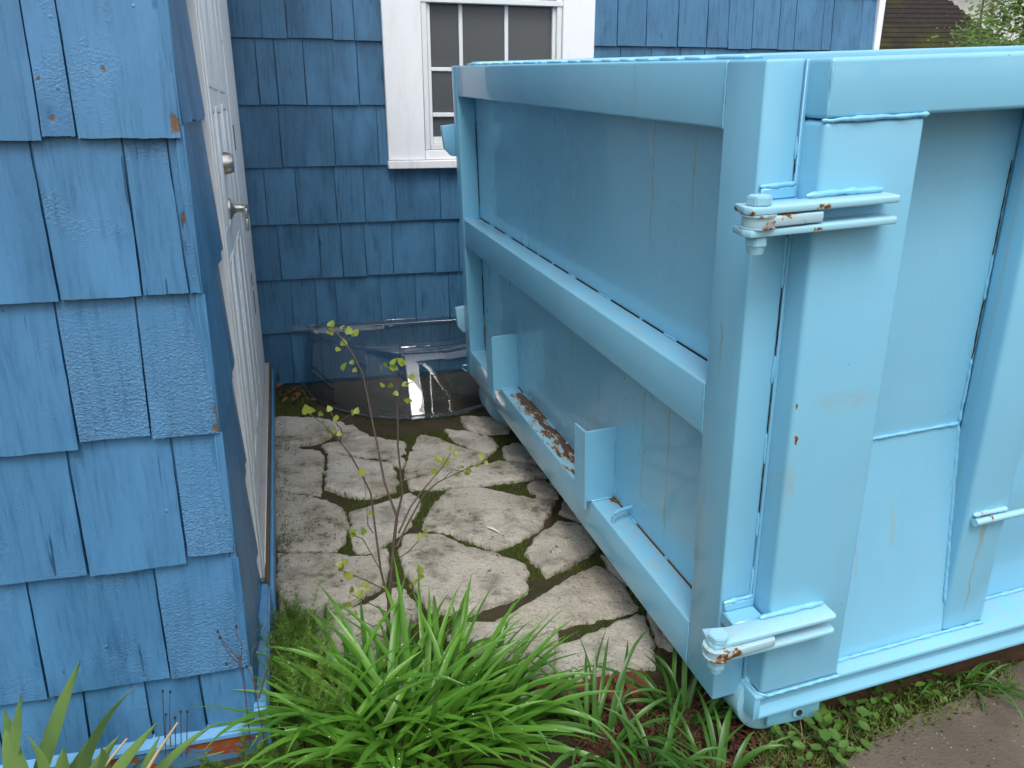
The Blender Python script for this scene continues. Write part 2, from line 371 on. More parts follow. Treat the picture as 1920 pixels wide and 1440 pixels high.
M_REDLEAF = leaf_mat('red_leaf', (.12, .02, .02), (.20, .04, .03), .25, .5)
t = NT('sapling_bark'); n1 = t.noise(t.pos(), 120, 3); M_BARK = t.done(t.bsdf(t.mix(n1, (.13, .095, .075), (.065, .045, .038)), .7, None, .3))
t = NT('dry_stalk'); M_STALK = t.done(t.bsdf((.085, .06, .045), .8, None, .2))
t = NT('seed_head'); M_SEED = t.done(t.bsdf((.035, .03, .032), .8, None, .2))
t = NT('water_drop'); M_DROP = t.done(t.bsdf((.75, .82, .8), .05, None, .9, 0, 1., .02))

# clear plastic, glass
def clear_mat(name, tint, ior=1.45, rough=.02, haze=.0):
    t = NT(name)
    fr = t.n('ShaderNodeFresnel', i_IOR=ior); gl = t.n('ShaderNodeBsdfGlossy', i_Roughness=rough)
    h = t.noise(t.pos(), 3.5, 1); t.set(gl.inputs['Normal'], t.bump(h, .10, .02))
    tr = t.n('ShaderNodeBsdfTransparent'); tr.inputs[0].default_value = (*tint, 1)
    m = t.n('ShaderNodeMixShader'); t.set(m.inputs[0], t.rng(fr.outputs[0], 0, .5, .0, .6)); t.set(m.inputs[1], tr.outputs[0]); t.set(m.inputs[2], gl.outputs[0])
    if haze:
        df = t.n('ShaderNodeBsdfDiffuse'); df.inputs[0].default_value = (.45, .5, .52, 1)
        sc = t.rng(t.noise(t.map(t.pos(), (18, 18, 5)), 1, 5), .5, .8, haze * .3, haze * 2)
        m2 = t.n('ShaderNodeMixShader'); t.set(m2.inputs[0], sc); t.set(m2.inputs[1], m.outputs[0]); t.set(m2.inputs[2], df.outputs[0]); m = m2
    return t.done(m.outputs[0])
M_CLEAR = clear_mat('clear_plastic', (.94, .97, 1.0), 1.85, .01, .03)
t = NT('screened_glass'); c = t.pos(); n1 = t.noise(t.map(c, (3, 3, 60)), 1, 2)
M_PANE = t.done(t.bsdf(t.mix(n1, (.072, .078, .082), (.084, .090, .094)), .25, None, .5))

# roof
t = NT('mossy_shingle_roof'); c = t.pos(); n1 = t.noise(c, 1.1, 5); n2 = t.noise(c, 14, 5, .7)
cc = t.mix(n2, (.012, .010, .010), (.045, .038, .034)); cc = t.mix(t.rng(n1, .48, .66, 0, .9), cc, (.045, .055, .012))
cc = t.mix(t.rng(n2, .68, .74, 0, .5), cc, (.12, .11, .1))
M_ROOF = t.done(t.bsdf(cc, .95, t.bump(n2, .6, .02), .1))
t = NT('pale_siding'); M_SIDING = t.done(t.bsdf((.55, .55, .53), .6))
t = NT('grey_roofing'); M_GREYROOF = t.done(t.bsdf((.07, .07, .075), .9))

# ================================================================== SETTING: ground
def ground_sheet():
    xs = [-200, -60, -20, -8] + [-4 + i * .08 for i in range(101)] + [8, 20, 60, 200]
    ys = [-200, -60, -20, -6, -2] + [0 + i * .07 for i in range(80)] + [7, 10, 20, 60, 200]
    v = []; f = []
    for y in ys:
        for x in xs:
            z = -.022
            if -4 < x < 4 and 0 < y < 5.6: z += .012 * mn.noise(Vector((x * 5, y * 5, 0))) + .006 * mn.noise(Vector((x * 19, y * 19, 3)))
            v.append((x, y, z))
    n = len(xs)
    for j in range(len(ys) - 1):
        for i in range(n - 1): f.append((j * n + i, j * n + i + 1, (j + 1) * n + i + 1, (j + 1) * n + i))
    return tag(from_py('ground', v, f, M_SOIL), kind='structure')
GROUND = ground_sheet()

# driveway, lower right
dv_px = [(1540, 1475), (1585, 1432), (1650, 1378), (1712, 1343), (1780, 1318), (1850, 1282), (1922, 1240), (2010, 1195)]
edge = [ground(*p) for p in dv_px]
edge = [Vector((p.x, p.y, 0)) for p in edge]
dense = []
for a, b in zip(edge[:-1], edge[1:]):
    for k in range(8):
        p = a.lerp(b, k / 8); d = (b - a).normalized(); nn = Vector((-d.y, d.x, 0))
        dense.append(p + nn * .016 * mn.noise(p * 14) + nn * .006 * mn.noise(p * 50))
dense.append(edge[-1]); dense += [Vector((3.4, 3.0, 0)), Vector((14, 8, 0))]
bot = [Vector((14, -14, 0)), Vector((.3, -14, 0))]
bm = bmesh.new()
ring = dense + bot
bm_prism(bm, [(p.x, p.y) for p in ring], -.05, .004)
tag(from_bm('driveway', bm, M_DRIVE), kind='structure')

# ------------------------------------------------------------------ flagstone path: bed with each stone a child
STONES = [
 [(511,785),(545,779),(600,783),(643,790),(640,805),(600,825),(560,832),(511,833)],
 [(630,800),(660,796),(690,815),(665,823),(640,822)],
 [(606,833),(655,820),(705,816),(758,825),(760,847),(717,855),(660,850),(612,843)],
 [(789,809),(850,829),(914,852),(897,864),(830,882),(759,894),(762,871),(774,835)],
 [(836,804),(880,808),(925,818),(933,832),(917,849),(885,838),(852,823)],
 [(864,784),(905,784),(950,787),(952,808),(910,810),(880,803)],
 [(945,840),(970,830),(1000,845),(1030,870),(990,864),(950,857)],
 [(513,839),(538,836),(601,845),(606,860),(601,924),(567,920),(515,916)],
 [(616,849),(657,856),(732,864),(744,897),(740,916),(702,929),(665,929),(612,912)],
 [(728,861),(747,854),(759,864),(755,874),(738,868)],
 [(765,899),(840,884),(912,868),(942,862),(1010,876),(1018,892),(950,901),(880,908),(830,913),(770,915)],
 [(991,907),(1021,896),(1047,924),(1044,931),(1006,927)],
 [(515,924),(541,920),(582,928),(642,950),(650,976),(646,1010),(631,1027),(580,1029),(519,1027)],
 [(657,957),(710,942),(770,924),(789,935),(785,954),(762,987),(740,1002),(710,1029),(669,1034),(661,1010)],
 [(837,916),(880,913),(912,916),(975,928),(1040,939),(1025,965),(1010,987),(980,1006),(950,1021),(924,1025),(880,1010),(837,995),(792,987),(796,969)],
 [(762,1002),(826,1002),(879,1025),(931,1040),(984,1059),(986,1085),(984,1111),(920,1130),(875,1149),(807,1141),(782,1104),(762,1070),(747,1029)],
 [(522,1040),(575,1040),(635,1041),(657,1044),(695,1044),(725,1032),(727,1062),(722,1092),(695,1107),(661,1126),(610,1142),(556,1154),(526,1137)],
 [(1045,977),(1085,978),(1120,1022),(1070,1058),(1025,1075),(1010,1059),(984,1036),(1014,1002)],
 [(1115,1055),(1137,1059),(1170,1096),(1197,1134),(1197,1141),(1140,1153),(1077,1164),(1025,1175),(950,1167),(931,1160),(957,1149),(1006,1119),(1047,1092),(1085,1070)],
 [(560,1160),(624,1145),(687,1134),(732,1104),(755,1104),(781,1141),(777,1160),(725,1231),(670,1260),(612,1284),(567,1231)],
 [(867,1166),(942,1169),(1040,1179),(1044,1194),(1038,1230),(1029,1265),(969,1265),(920,1240),(875,1212),(837,1194)],
 [(1055,1209),(1095,1191),(1137,1175),(1194,1151),(1209,1156),(1225,1205),(1222,1246),(1180,1256),(1137,1265),(1081,1284),(1044,1272),(1044,1216)],
 [(1128,1040),(1160,1055),(1188,1095),(1165,1085),(1142,1060)],
 [(1060,935),(1100,960),(1135,1005),(1128,1018),(1090,975),(1052,960)],
 [(1215,1150),(1260,1185),(1262,1215),(1236,1205)],
 [(1040,880),(1085,915),(1110,945),(1060,925),(1035,905)],
]
path = from_py('stone_path', [world_of(-.16, 1.45, -.016), world_of(1.3, 1.45, -.016), world_of(1.3, 4.45, -.016), world_of(-.24, 4.45, -.016)],
               [(0, 1, 2, 3)], M_SOIL, None, 0)
tag(path, kind='structure')
def inpoly(x, y, P):
    r = False; n = len(P)
    for i in range(n):
        x1, y1 = P[i]; x2, y2 = P[(i + 1) % n]
        if (y1 > y) != (y2 > y) and x < (x2 - x1) * (y - y1) / (y2 - y1) + x1: r = not r
    return r
STONE_W = []
def stone(px, k):
    P = [ground(x, y) for x, y in px]; P = [Vector((p.x, p.y, 0)) for p in P]
    c = sum(P, Vector()) / len(P)
    out = []
    n = len(P)
    for i in range(n):
        a, b = P[i], P[(i + 1) % n]; m = max(2, int((b - a).length / .014))
        a0 = P[i - 1]; b1 = P[(i + 2) % n]
        for q in range(m):
            s = q / m
            p = a.lerp(b, s)
            cr = .5 * ((2 * a) + (b - a0) * s + (2 * a0 - 5 * a + 4 * b - b1) * s * s + (3 * a - a0 - 3 * b + b1) * s ** 3)
            p = p.lerp(cr, .15)
            d = (p - c); d.normalize()
            p = p + d * (.011 * mn.noise(p * 24 + Vector((k, 0, 0))) + .010 * mn.noise(p * 62)) + d * .006
            out.append(p)
    STONE_W.append([(p.x, p.y) for p in out])
    tilt = Vector((random.uniform(-.03, .03), random.uniform(-.02, .02), 0)); zt = random.uniform(-.004, .010)
    def zz(p): return zt + (p - c).dot(tilt) + .010 * mn.noise(p * 7 + Vector((0, k, 0))) + .005 * mn.noise(p * 24)
    v = []; f = []; m = len(out); rings = [(1.0, -.05), (1.0, -.010), (None, -.003), (None, .0)]
    ins = [0, 0, .006, .016]
    for (sc, dz), q in zip(rings, ins):
        for p in out:
            d = (c - p); l = d.length; pp = p + d / l * q * min(1, l / .05)
            v.append((pp.x, pp.y, zz(pp) + dz if dz > -.04 else dz))
    for sc in (.72, .45, .2):
        for p in out:
            pp = c + (p - c) * sc; v.append((pp.x, pp.y, zz(pp)))
    v.append((c.x, c.y, zz(c)))
    R_ = 7
    for r in range(R_ - 1):
        for i in range(m): f.append((r * m + i, r * m + (i + 1) % m, (r + 1) * m + (i + 1) % m, (r + 1) * m + i))
    for i in range(m): f.append(((R_ - 1) * m + i, (R_ - 1) * m + (i + 1) % m, R_ * m))
    o = from_py('paving_stone', v, f, M_STONE, path, 50)
    return o
for k, s in enumerate(STONES): stone(s, k)
# red brick edging at the front of the path
for (a, b) in [((1085, 1296), (1150, 1287)), ((1155, 1285), (1215, 1276)), ((1010, 1309), (1078, 1299))]:
    A = ground(*a, .0); B = ground(*b, .0); d = (B - A); L = d.length; d.normalize(); nn = Vector((-d.y, d.x, 0))
    M = Matrix.Translation(A) @ Matrix(((d.x, nn.x, 0, 0), (d.y, nn.y, 0, 0), (0, 0, 1, 0), (0, 0, 0, 1)))
    box('brick', (0, -.045, -.06), (L, .045, .004), M_BRICK, path, .006, 2, M)

# ================================================================== HOUSE
H0 = Vector((-.197, YL, 0))
house = empty('house', world_of(*H0), AZ)
tag(house, 'blue shingled house with white door, white window and peeling corner, beside the dumpster', 'house')
def hb(x, y, z): return Vector((x, y, z)) - H0
def hbox(name, lo, hi, mat, parent=house, bev=.003, seg=1):
    return box(name, hb(*lo), hb(*hi), mat, parent, bev, seg)
# sheathing (solid walls behind the shingles)
WT = .02
hbox('wall', (-4.2, YL + WT, -.3), (-.215, YL + .16, 3.1), M_SH_F, bev=0)
hbox('wall', (-.40, YL + .16, -.3), (-.262, YB + WT, 3.1), M_SH_F, bev=0)
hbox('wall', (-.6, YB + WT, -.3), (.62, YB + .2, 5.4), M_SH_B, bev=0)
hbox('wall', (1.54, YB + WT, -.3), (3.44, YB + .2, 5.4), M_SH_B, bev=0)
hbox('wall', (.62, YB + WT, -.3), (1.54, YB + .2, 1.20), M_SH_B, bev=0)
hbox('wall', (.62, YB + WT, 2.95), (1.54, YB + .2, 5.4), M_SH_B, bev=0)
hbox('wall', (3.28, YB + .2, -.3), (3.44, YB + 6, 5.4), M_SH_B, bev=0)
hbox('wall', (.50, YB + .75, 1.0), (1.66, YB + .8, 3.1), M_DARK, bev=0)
hbox('roof', (-4.6, YL - .3, 3.1), (.1, YB + .3, 3.16), M_GREYROOF, bev=0)
hbox('roof', (-4.6, YB - .3, 5.4), (3.8, YB + 6, 5.46), M_GREYROOF, bev=0)

def shingle(P, x0b, x1b, x0t, x1t, z0, z1, mat, tb=.012, chips=(), jag=.0022, dense=False, warp=.003):
    """P(x, out, z) -> house coordinates; the butt face stands at out=0, the shingle leans back towards its top."""
    nx, nz = (5, 7) if not dense else (26, 30)
    cx, cz = (x0b + x1b) / 2, (z0 + z1) / 2
    sd_ = random.random() * 100
    C = P(cx, 0, cz); v = []; f = []; cv = []
    cup = random.uniform(-warp, warp); tw = random.uniform(-.0025, .0025)
    for j in range(nz + 1):
        s = j / nz
        for i in range(nx + 1):
            u = i / nx
            x = (x0b + (x1b - x0b) * u) * (1 - s) + (x0t + (x1t - x0t) * u) * s
            z = z0 + (z1 - z0) * s
            if j == 0: z += jag * .45 * mn.noise(Vector((x * 25, sd_, 0))) + jag * .5 * mn.noise(Vector((x * 160, sd_, 2)))
            if i in (0, nx): x += .0012 * mn.noise(Vector((z * 20, sd_ + i, 0)))
            o = -.017 * s + cup * (4 * u * (1 - u) - .5) * (1 - s) + tw * (u - .5) * (1 - s) * 2
            cvv = 0
            for (ax, az, ar, bz) in chips:
                d = math.hypot((x - ax) / ar, (z - az) / bz); cvv = max(cvv, max(0, 1.15 - d))
            if cvv > .6: o -= .002
            v.append(P(x, o, z) - C); cv.append(min(1, cvv))
    W = nx + 1
    for j in range(nz):
        for i in range(nx): f.append((j * W + i, j * W + i + 1, (j + 1) * W + i + 1, (j + 1) * W + i))
    b = len(v)
    for i in range(nx + 1):
        p = v[i] + C; q = P(x0b + (x1b - x0b) * i / nx, -tb - .004, z0) ; v.append(Vector((q.x, q.y, p.z)) - C); cv.append(cv[i])
    for i in range(nx): f.append((b + i + 1, i + 1, i, b + i)[::-1])
    for side, xa, xb in ((0, x0b, x0t), (nx, x1b, x1t)):
        b = len(v)
        for j in range(nz + 1):
            s = j / nz; q = P(xa + (xb - xa) * s, -tb - .006, z0 + (z1 - z0) * s); v.append(q - C); cv.append(cv[j * W + side])
        for j in range(nz):
            q = (j * W + side, b + j, b + j + 1, (j + 1) * W + side)
            f.append(q[::-1] if side == 0 else q)
    o = from_py('shingle', v, f, mat, house, 50)
    o.location = C
    if chips:
        a = o.data.attributes.new('chip', 'FLOAT', 'POINT'); a.data.foreach_set('value', cv)
    return o

# ---- front (near) wall, each shingle measured
def PF(x, out, z): return hb(x, YL - out, z)
FR = [  # bottom z, top z, seams as (px top, px bottom), right edge
 (1.408, 1.708, [((100, 2), (144, 259)), ((34, 2), (79, 258))]),
 (1.110, 1.408, [((51, 268), (113, 566)), ((226, 266), (267, 553)), ((311, 270), (356, 544))]),
 (.814, 1.110, [((97, 571), (148, 832)), ((251, 559), (284, 818))]),
 (.512, .814, [((120, 843), (166, 1075)), ((317, 819), (351, 1051))]),
 (.218, .512, [((47, 1101), (91, 1304)), ((284, 1066), (317, 1257))]),
 (.058, .218, [((153, 1301), (168, 1389)), ((268, 1279), (288, 1381)), ((368, 1261), (388, 1355))]),
]
XR = -.197
def ch(px, py, r, rz=None):
    x, z = on_wall(px, py, YL); return (x, z, r, rz or r)
CHIPS = [ch(330, 236, .012, .030), ch(190, 130, .009, .012), ch(96, 221, .009), ch(349, 412, .013, .018), ch(372, 440, .009, .014),
         ch(402, 690, .009, .045), ch(411, 775, .014, .040), ch(403, 806, .014, .010), ch(438, 1030, .006, .01), ch(70, 150, .006)]
for ci, (z0, z1, seams) in enumerate(FR):
    xs = [(Lx(*a), Lx(*b)) for a, b in seams]; xs.sort(key=lambda q: q[1])
    left = xs[0][1]; run = []
    while left > -1.75:
        wd = random.uniform(.16, .30); left -= wd; run.append((left + random.uniform(-.004, .004), left))
    xs = run[::-1] + xs + [(XR - .004, XR)]
    for k in range(len(xs) - 1):
        (at, ab), (bt, bb) = xs[k], xs[k + 1]
        vis = ab > -.8
        g = random.uniform(.0014, .0030)
        if ci == 1 and k == len(xs) - 2: g = .0009
        dz = random.uniform(-.004, .004)
        if ci == 2 and k == len(xs) - 3: dz = .004
        if ci == 2 and k == len(xs) - 4: dz = -.012
        if ci == 3 and k == len(xs) - 2: dz = .012
        cps = [c_ for c_ in CHIPS if ab - .02 < c_[0] < bb + .02 and z0 - .03 < c_[1] < z1]
        last = k == len(xs) - 2
        blis = (ci == 2 and k >= len(xs) - 3) or (ci == 3 and last) or (ci == 4 and last)
        shingle(PF, ab + g, bb - (0 if last else g), at + g, bt - (0 if last else g), z0 + dz, z1 + .025, M_SH_BL if blis else M_SH_F,
                .013, cps, .0025, vis)
for (z0, z1) in [(1.708, 2.008), (2.008, 2.308), (2.308, 2.608), (2.608, 2.908)]:
    x = XR
    while x > -1.75:
        wd = random.uniform(.16, .32); shingle(PF, x - wd + .002, x - .002, x - wd + .002, x - .002, z0 + random.uniform(-.003, .003), z1 + .025, M_SH_F); x -= wd
# water table under the front wall
hbox('water_table', (-4.2, YL - .016, -.10), (-.168, YL + .02, .040), M_SKIRT, bev=.004)
v = [hb(-4.2, YL + .01, .064), hb(-.162, YL + .01, .064), hb(-4.2, YL - .022, .050), hb(-.162, YL - .022, .050), hb(-4.2, YL - .022, .040), hb(-.162, YL - .022, .040), hb(-4.2, YL + .01, .0405), hb(-.162, YL + .01, .0405)]
from_py('water_table_cap', v, [(0, 2, 3, 1), (2, 4, 5, 3), (4, 6, 7, 5), (1, 3, 5, 7), (0, 6, 4, 2)], M_LEDGE, house, 30)

# ---- side wall with the door (runs from the near corner to the back wall)
S0 = Vector((-.197, 1.680)); S1 = Vector((-.240, 4.450)); SE = (S1 - S0).normalized(); SN = Vector((SE.y, -SE.x))
SL = (S1 - S0).length
def PS(s, out, z):
    q = S0 + SE * s + SN * out; return hb(q.x, q.y, z)
MS = Matrix.Translation(hb(S0.x, S0.y, 0)) @ Matrix(((SE.x, SN.x, 0, 0), (SE.y, SN.y, 0, 0), (0, 0, 1, 0), (0, 0, 0, 1)))
def sbox(name, s0, s1, o0, o1, z0, z1, mat, parent=house, bev=.002, seg=1):
    return box(name, (s0, o0, z0), (s1, o1, z1), mat, parent, bev, seg, MS)
sz = [.058, .218, .515, .818, 1.115, 1.437, 1.735, 2.03, 2.33, 2.63, 2.92]
for a, b in zip(sz[:-1], sz[1:]):
    s = -.004
    while s < .50:
        e_ = min(.515, s + random.uniform(.12, .22))
        if .515 - e_ < .05: e_ = .515
        def PSS(x, out, z): return PS(x, out + .004, z)
        # outward winding: x runs away from the viewer on this side
        sq = s
        oo = random.uniform(.003, .008)
        shingle(lambda x, out, z: PS(x, out + oo + .055 * (x - sq), z), s + .0012, e_ - .0012, s + .0012, e_ - .0012, a + random.uniform(-.006, .006), b + .02, M_SH_F, .022, (), .003, False, .005)
        s = e_
# skirt under the door side and its cap strip
sbox('skirt_board', -.03, SL, .0, .034, -.10, .094, M_BLUE_TRIM, bev=.003)
sbox('skirt_board', .50, SL, .034, .044, -.08, .098, M_BLUE_TRIM, bev=.003)
for a, b in zip(sz[:-1], sz[1:]):
    sbox('corner_lath', -.009, .010, -.012, .006, a - .01, b - .006, M_SH_F, bev=.003)
sbox('corner_cap', -.035, .52, .0, .03, .094, .106, M_BLUE_TRIM, bev=.003)
door = sbox('door', .66, 1.29, -.045, .0, .14, 2.15, M_WHITE)
tag(door, 'white panelled door with nickel knob')
def moulding(parent, s0, s1, z0, z1):
    bm = bmesh.new()
    for (q0, q1, r0, r1) in ((s0, s0 + .018, z0, z1), (s1 - .018, s1, z0, z1), (s0 + .018, s1 - .018, z0, z0 + .018), (s0 + .018, s1 - .018, z1 - .018, z1)):
        bm_box(bm, (q0, -.002, r0), (q1, .005, r1), .003, 1, MS)
    return from_bm('door_panel', bm, M_WHITE, parent)
for (a, b) in ((.71, .96), (1.0, 1.25)):
    moulding(door, a, b, .30, 1.02); moulding(door, a, b, 1.28, 1.48) if False else moulding(door, a, b, 1.10, 1.47); moulding(door, a, b, 1.52, 2.02)
sidel = sbox('side_panel', 1.305, 1.90, -.045, .0, .14, 2.15, M_WHITE_W)
moulding(sidel, 1.34, 1.62, .30, 1.02); moulding(sidel, 1.34, 1.62, 1.10, 1.48); moulding(sidel, 1.34, 1.62, 1.52, 2.02)
sbox('door_casing', .528, .655, -.03, .016, .12, 2.30, M_WHITE_W)
sbox('door_casing', .53, .57, .016, .022, .12, 2.30, M_WHITE_W)
jamb = sbox('door_jamb', 1.905, 2.72, -.03, .003, .155, 2.30, M_WHITE_W)
sbox('head_casing', .53, 2.72, -.03, .014, 2.31, 2.46, M_WHITE)
for (s, z, hgt) in ((1.96, 1.355, .10), (2.20, .60, .11)):
    m_ = sbox('strike_plate', s, s + .05, .003, .0055, z - hgt / 2, z + hgt / 2, M_BRASS, jamb, .001)
sbox('bare_patch', 2.17, 2.24, .003, .0042, .68, .74, M_BAREWOOD, jamb, .001)
sbox('bare_patch', 2.00, 2.03, .003, .0042, 1.02, 1.07, M_BAREWOOD, jamb, .001)
sbox('door_sill', .54, SL, -.03, .022, .098, .132, M_GREYWOOD, bev=.003)
sbox('door_sill_edge', .52, SL, .0225, .033, .096, .116, M_BAREWOOD, bev=.002)
sbox('sill_bead', .60, SL, .0205, .0235, .117, .136, M_WHITE, bev=.001)
# hardware on the door
def lathe_side(name, s, z, prof, parent, mat):
    v = []; f = []; n = 24
    for (o_, r_) in prof:
        for k in range(n):
            a = 2 * math.pi * k / n; v.append(MS @ Vector((s + r_ * math.cos(a), o_, z + r_ * math.sin(a))))
    for i in range(len(prof) - 1):
        for k in range(n): f.append((i * n + k, i * n + (k + 1) % n, (i + 1) * n + (k + 1) % n, (i + 1) * n + k))
    f.append(tuple(range((len(prof) - 1) * n, len(prof) * n)))
    return from_py(name, v, f, mat, parent, 40)
lathe_side('deadbolt', 1.165, 1.296, [(0, .036), (.012, .034), (.028, .029), (.030, .026), (.030, .0)], door, M_NICKEL)
kn = lathe_side('door_handle', 1.17, 1.15, [(0, .036), (.006, .034), (.014, .020), (.022, .013), (.055, .012), (.058, .013), (.062, .0)], door, M_NICKEL)
sbox('lever', 1.07, 1.185, .050, .062, 1.128, 1.160, M_NICKEL, door, .005, 2)

sbox('lever_end', 1.072, 1.098, .050, .061, 1.085, 1.127, M_NICKEL, door, .005, 2)

# ---- back wall shingles
def PB(x, out, z): return hb(x, YB - out, z)
W0, W1 = .500, 1.652          # window casing, outer edges
CB0, CB1 = 3.437, 3.480
def bseams(y, xs): return [Bx(x, y) for x in xs]
BK = [
 (2.105, 2.405, []),
 (1.805, 2.105, bseams(72, [493, 539, 625, 665]) + bseams(88, [1157, 1211, 1270, 1325, 1364, 1408.5, 1459, 1488, 1540, 1557, 1611])),
 (1.492, 1.805, bseams(197, [488.6, 523, 576, 674.5]) + bseams(103, [1165, 1223, 1278])),
 (1.186, 1.492, bseams(312, [530, 630])),
 (.890, 1.186, bseams(417, [503, 560, 633, 686.5, 744, 827])),
 (.594, .890, bseams(519, [528, 603, 644, 688, 738.5, 817])),
 (.296, .594, bseams(621, [553, 597, 635, 716.5, 781.5])),
 (.004, .296, bseams(712, [553])),
 (2.405, 2.70, []), (2.70, 3.0, []),
]
for (z0, z1, sx) in BK:
    xs = sorted(sx); st = [-.262] + xs
    x = st[-1]
    while x < CB0 - .12:
        x += random.uniform(.13, .25)
        if CB0 - x < .08: break
        st.append(x)
    st.append(CB0)
    for a, b in zip(st[:-1], st[1:]):
        dz = random.uniform(-.003, .003)
        parts = [(a, b)]
        if z1 > 1.24 and z0 < 2.95:
            if b <= W0 + .01 or a >= W1 - .01: pass
            else:
                parts = []
                if a < W0 - .02: parts.append((a, W0 + .004))
                if b > W1 + .02: parts.append((W1 - .004, b))
        elif z1 > 1.18 and a < W1 and b > W0 and z0 > 1.1: parts = []
        for (p, q) in parts:
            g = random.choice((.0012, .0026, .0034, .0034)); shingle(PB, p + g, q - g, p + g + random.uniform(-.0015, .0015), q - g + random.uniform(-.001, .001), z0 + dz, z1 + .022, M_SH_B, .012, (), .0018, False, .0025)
hbox('corner_board', (CB0, YB - .012, -.05), (CB1, YB + .2, 5.4), M_WHITE, bev=.003)
hbox('corner_board', (CB0, YB + .2, -.05), (CB1, YB + .27, 5.4), M_WHITE, bev=.003)
# course under the sill fills up to the sill
# ---- window
win = hbox('window', (W0, YB - .016, 1.212), (.703, YB + .06, 2.95), M_WHITE, bev=.004)
tag(win, 'white framed window with flat casing and peeling sill')
hbox('casing', (1.468, YB - .016, 1.212), (W1, YB + .06, 2.95), M_WHITE, win, .004)
hbox('casing', (W0, YB - .018, 2.951), (W1, YB + .06, 3.10), M_WHITE, win, .004)
hbox('sill', (W0 - .004, YB - .042, 1.168), (W1 + .01, YB + .08, 1.210), M_WHITE_W, win, .004)
hbox('stool', (.704, YB - .006, 1.2115), (1.467, YB + .08, 1.262), M_WHITE, win, .004)
# storm frame
fr = hbox('storm_frame', (.704, YB - .004, 1.263), (.733, YB + .03, 2.95), M_VINYL, win, .003)
hbox('frame_rail', (1.438, YB - .004, 1.263), (1.467, YB + .03, 2.95), M_VINYL, win, .003)
hbox('frame_rail', (.734, YB - .003, 1.263), (1.437, YB + .03, 1.292), M_VINYL, win, .003)
hbox('frame_rail', (.700, YB - .009, 1.990), (1.471, YB + .03, 2.018), M_VINYL, win, .003)
hbox('frame_rail', (.734, YB + .012, 1.293), (.752, YB + .04, 1.989), M_VINYL, win, .002)
hbox('frame_rail', (1.419, YB + .012, 1.293), (1.437, YB + .04, 1.989), M_VINYL, win, .002)
hbox('frame_rail', (.753, YB + .020, 1.293), (1.418, YB + .05, 1.330), M_VINYL, win, .002)
hbox('sash_rail', (.753, YB + .020, 1.432), (1.418, YB + .05, 1.455), M_VINYL, win, .003)
for x in (.917, 1.166): hbox('muntin', (x - .010, YB + .026, 1.456), (x + .010, YB + .046, 1.989), M_VINYL, win, .003)
for (x0, x1) in ((.753, .9065), (.9275, 1.1555), (1.1765, 1.418)):
    hbox('muntin', (x0, YB + .0262, 1.662), (x1, YB + .046, 1.682), M_VINYL, win, .003)
    hbox('pane', (x0, YB + .036, 1.683), (x1, YB + .040, 1.988), M_PANE, win, 0)
    hbox('pane', (x0, YB + .036, 1.456), (x1, YB + .040, 1.661), M_PANE, win, 0)
hbox('pane', (.753, YB + .036, 1.331), (1.418, YB + .040, 1.431), M_PANE, win, 0)
hbox('pane', (.734, YB + .036, 2.019), (1.437, YB + .040, 2.95), M_PANE, win, 0)

# ================================================================== WINDOW WELL COVER
wc = Vector((.585, YB - .014, 0))
well = empty('window_well_cover', world_of(*wc), AZ)
tag(well, 'clear plastic bubble window well cover reflecting the sky at the base of the blue wall', 'window cover')
NF = 9; SUB = 6
def plan(a): return Vector((-.625 * math.cos(a), -.70 * math.sin(a), 0))
corn = [plan(math.pi * k / NF) for k in range(NF + 1)]
pl = []
for k in range(NF):
    for s in range(SUB):
        t_ = s / SUB; p = corn[k].lerp(corn[k + 1], t_)
        an = math.atan2(-p.y / .70, -p.x / .625); q = plan(an)
        e_ = abs(t_ - .5) * 2
        pl.append(p.lerp(q, .25))
pl.append(corn[-1])
prof = [(1.04, .002), (1.015, .005), (1.0, .010), (.96, .045), (.88, .112), (.78, .188), (.69, .248), (.61, .283), (.52, .300), (.40, .306), (.2, .309), (.02, .311)]
def prof_at(t_):
    q = t_ * (len(prof) - 1); a = min(int(q), len(prof) - 2); u = q - a
    p0, p1, p2, p3 = prof[max(0, a - 1)], prof[a], prof[a + 1], prof[min(len(prof) - 1, a + 2)]
    return tuple(.5 * (2 * p1[c] + (p2[c] - p0[c]) * u + (2 * p0[c] - 5 * p1[c] + 4 * p2[c] - p3[c]) * u * u + (3 * p1[c] - p0[c] - 3 * p2[c] + p3[c]) * u ** 3) for c in (0, 1))
PR = [prof_at(k / 44) for k in range(45)]
v = []; f = []
for fc in range(NF):
    b0 = len(v); seg = pl[fc * SUB:(fc + 1) * SUB + 1]; m = len(seg)
    for (s, z) in PR:
        for p in seg: v.append(Vector((p.x * (.84 + .16 * s), p.y * s, z)))
    for r in range(len(PR) - 1):
        for i in range(m - 1): f.append((b0 + r * m + i, b0 + r * m + i + 1, b0 + (r + 1) * m + i + 1, b0 + (r + 1) * m + i))
dome = from_py('bubble', v, f, M_CLEAR, well, 180)
bm = bmesh.new(); bm_box(bm, (-.66, -.006, .3115), (.66, .004, .340), .002, 1); from_bm('wall_flange', bm, M_CLEAR, well)
v = []; f = []
tube(v, f, [Vector((p.x * 1.006, p.y * 1.04, .004)) for p in pl], .006, 6); from_py('rim', v, f, M_CLEAR, well)
v = []; f = []
tube(v, f, [Vector((p.x * .94, p.y * .60, .2885)) for p in pl], .003, 5); from_py('rib', v, f, M_CLEAR, well)
for k in (3, 4, 6):
    p = corn[k]; v = []; f = []
    tube(v, f, [Vector((p.x * (.84 + .16 * s), p.y * s - .001, z + .001)) for (s, z) in prof[2:9]], .0028, 5); from_py('rib', v, f, M_CLEAR, well)

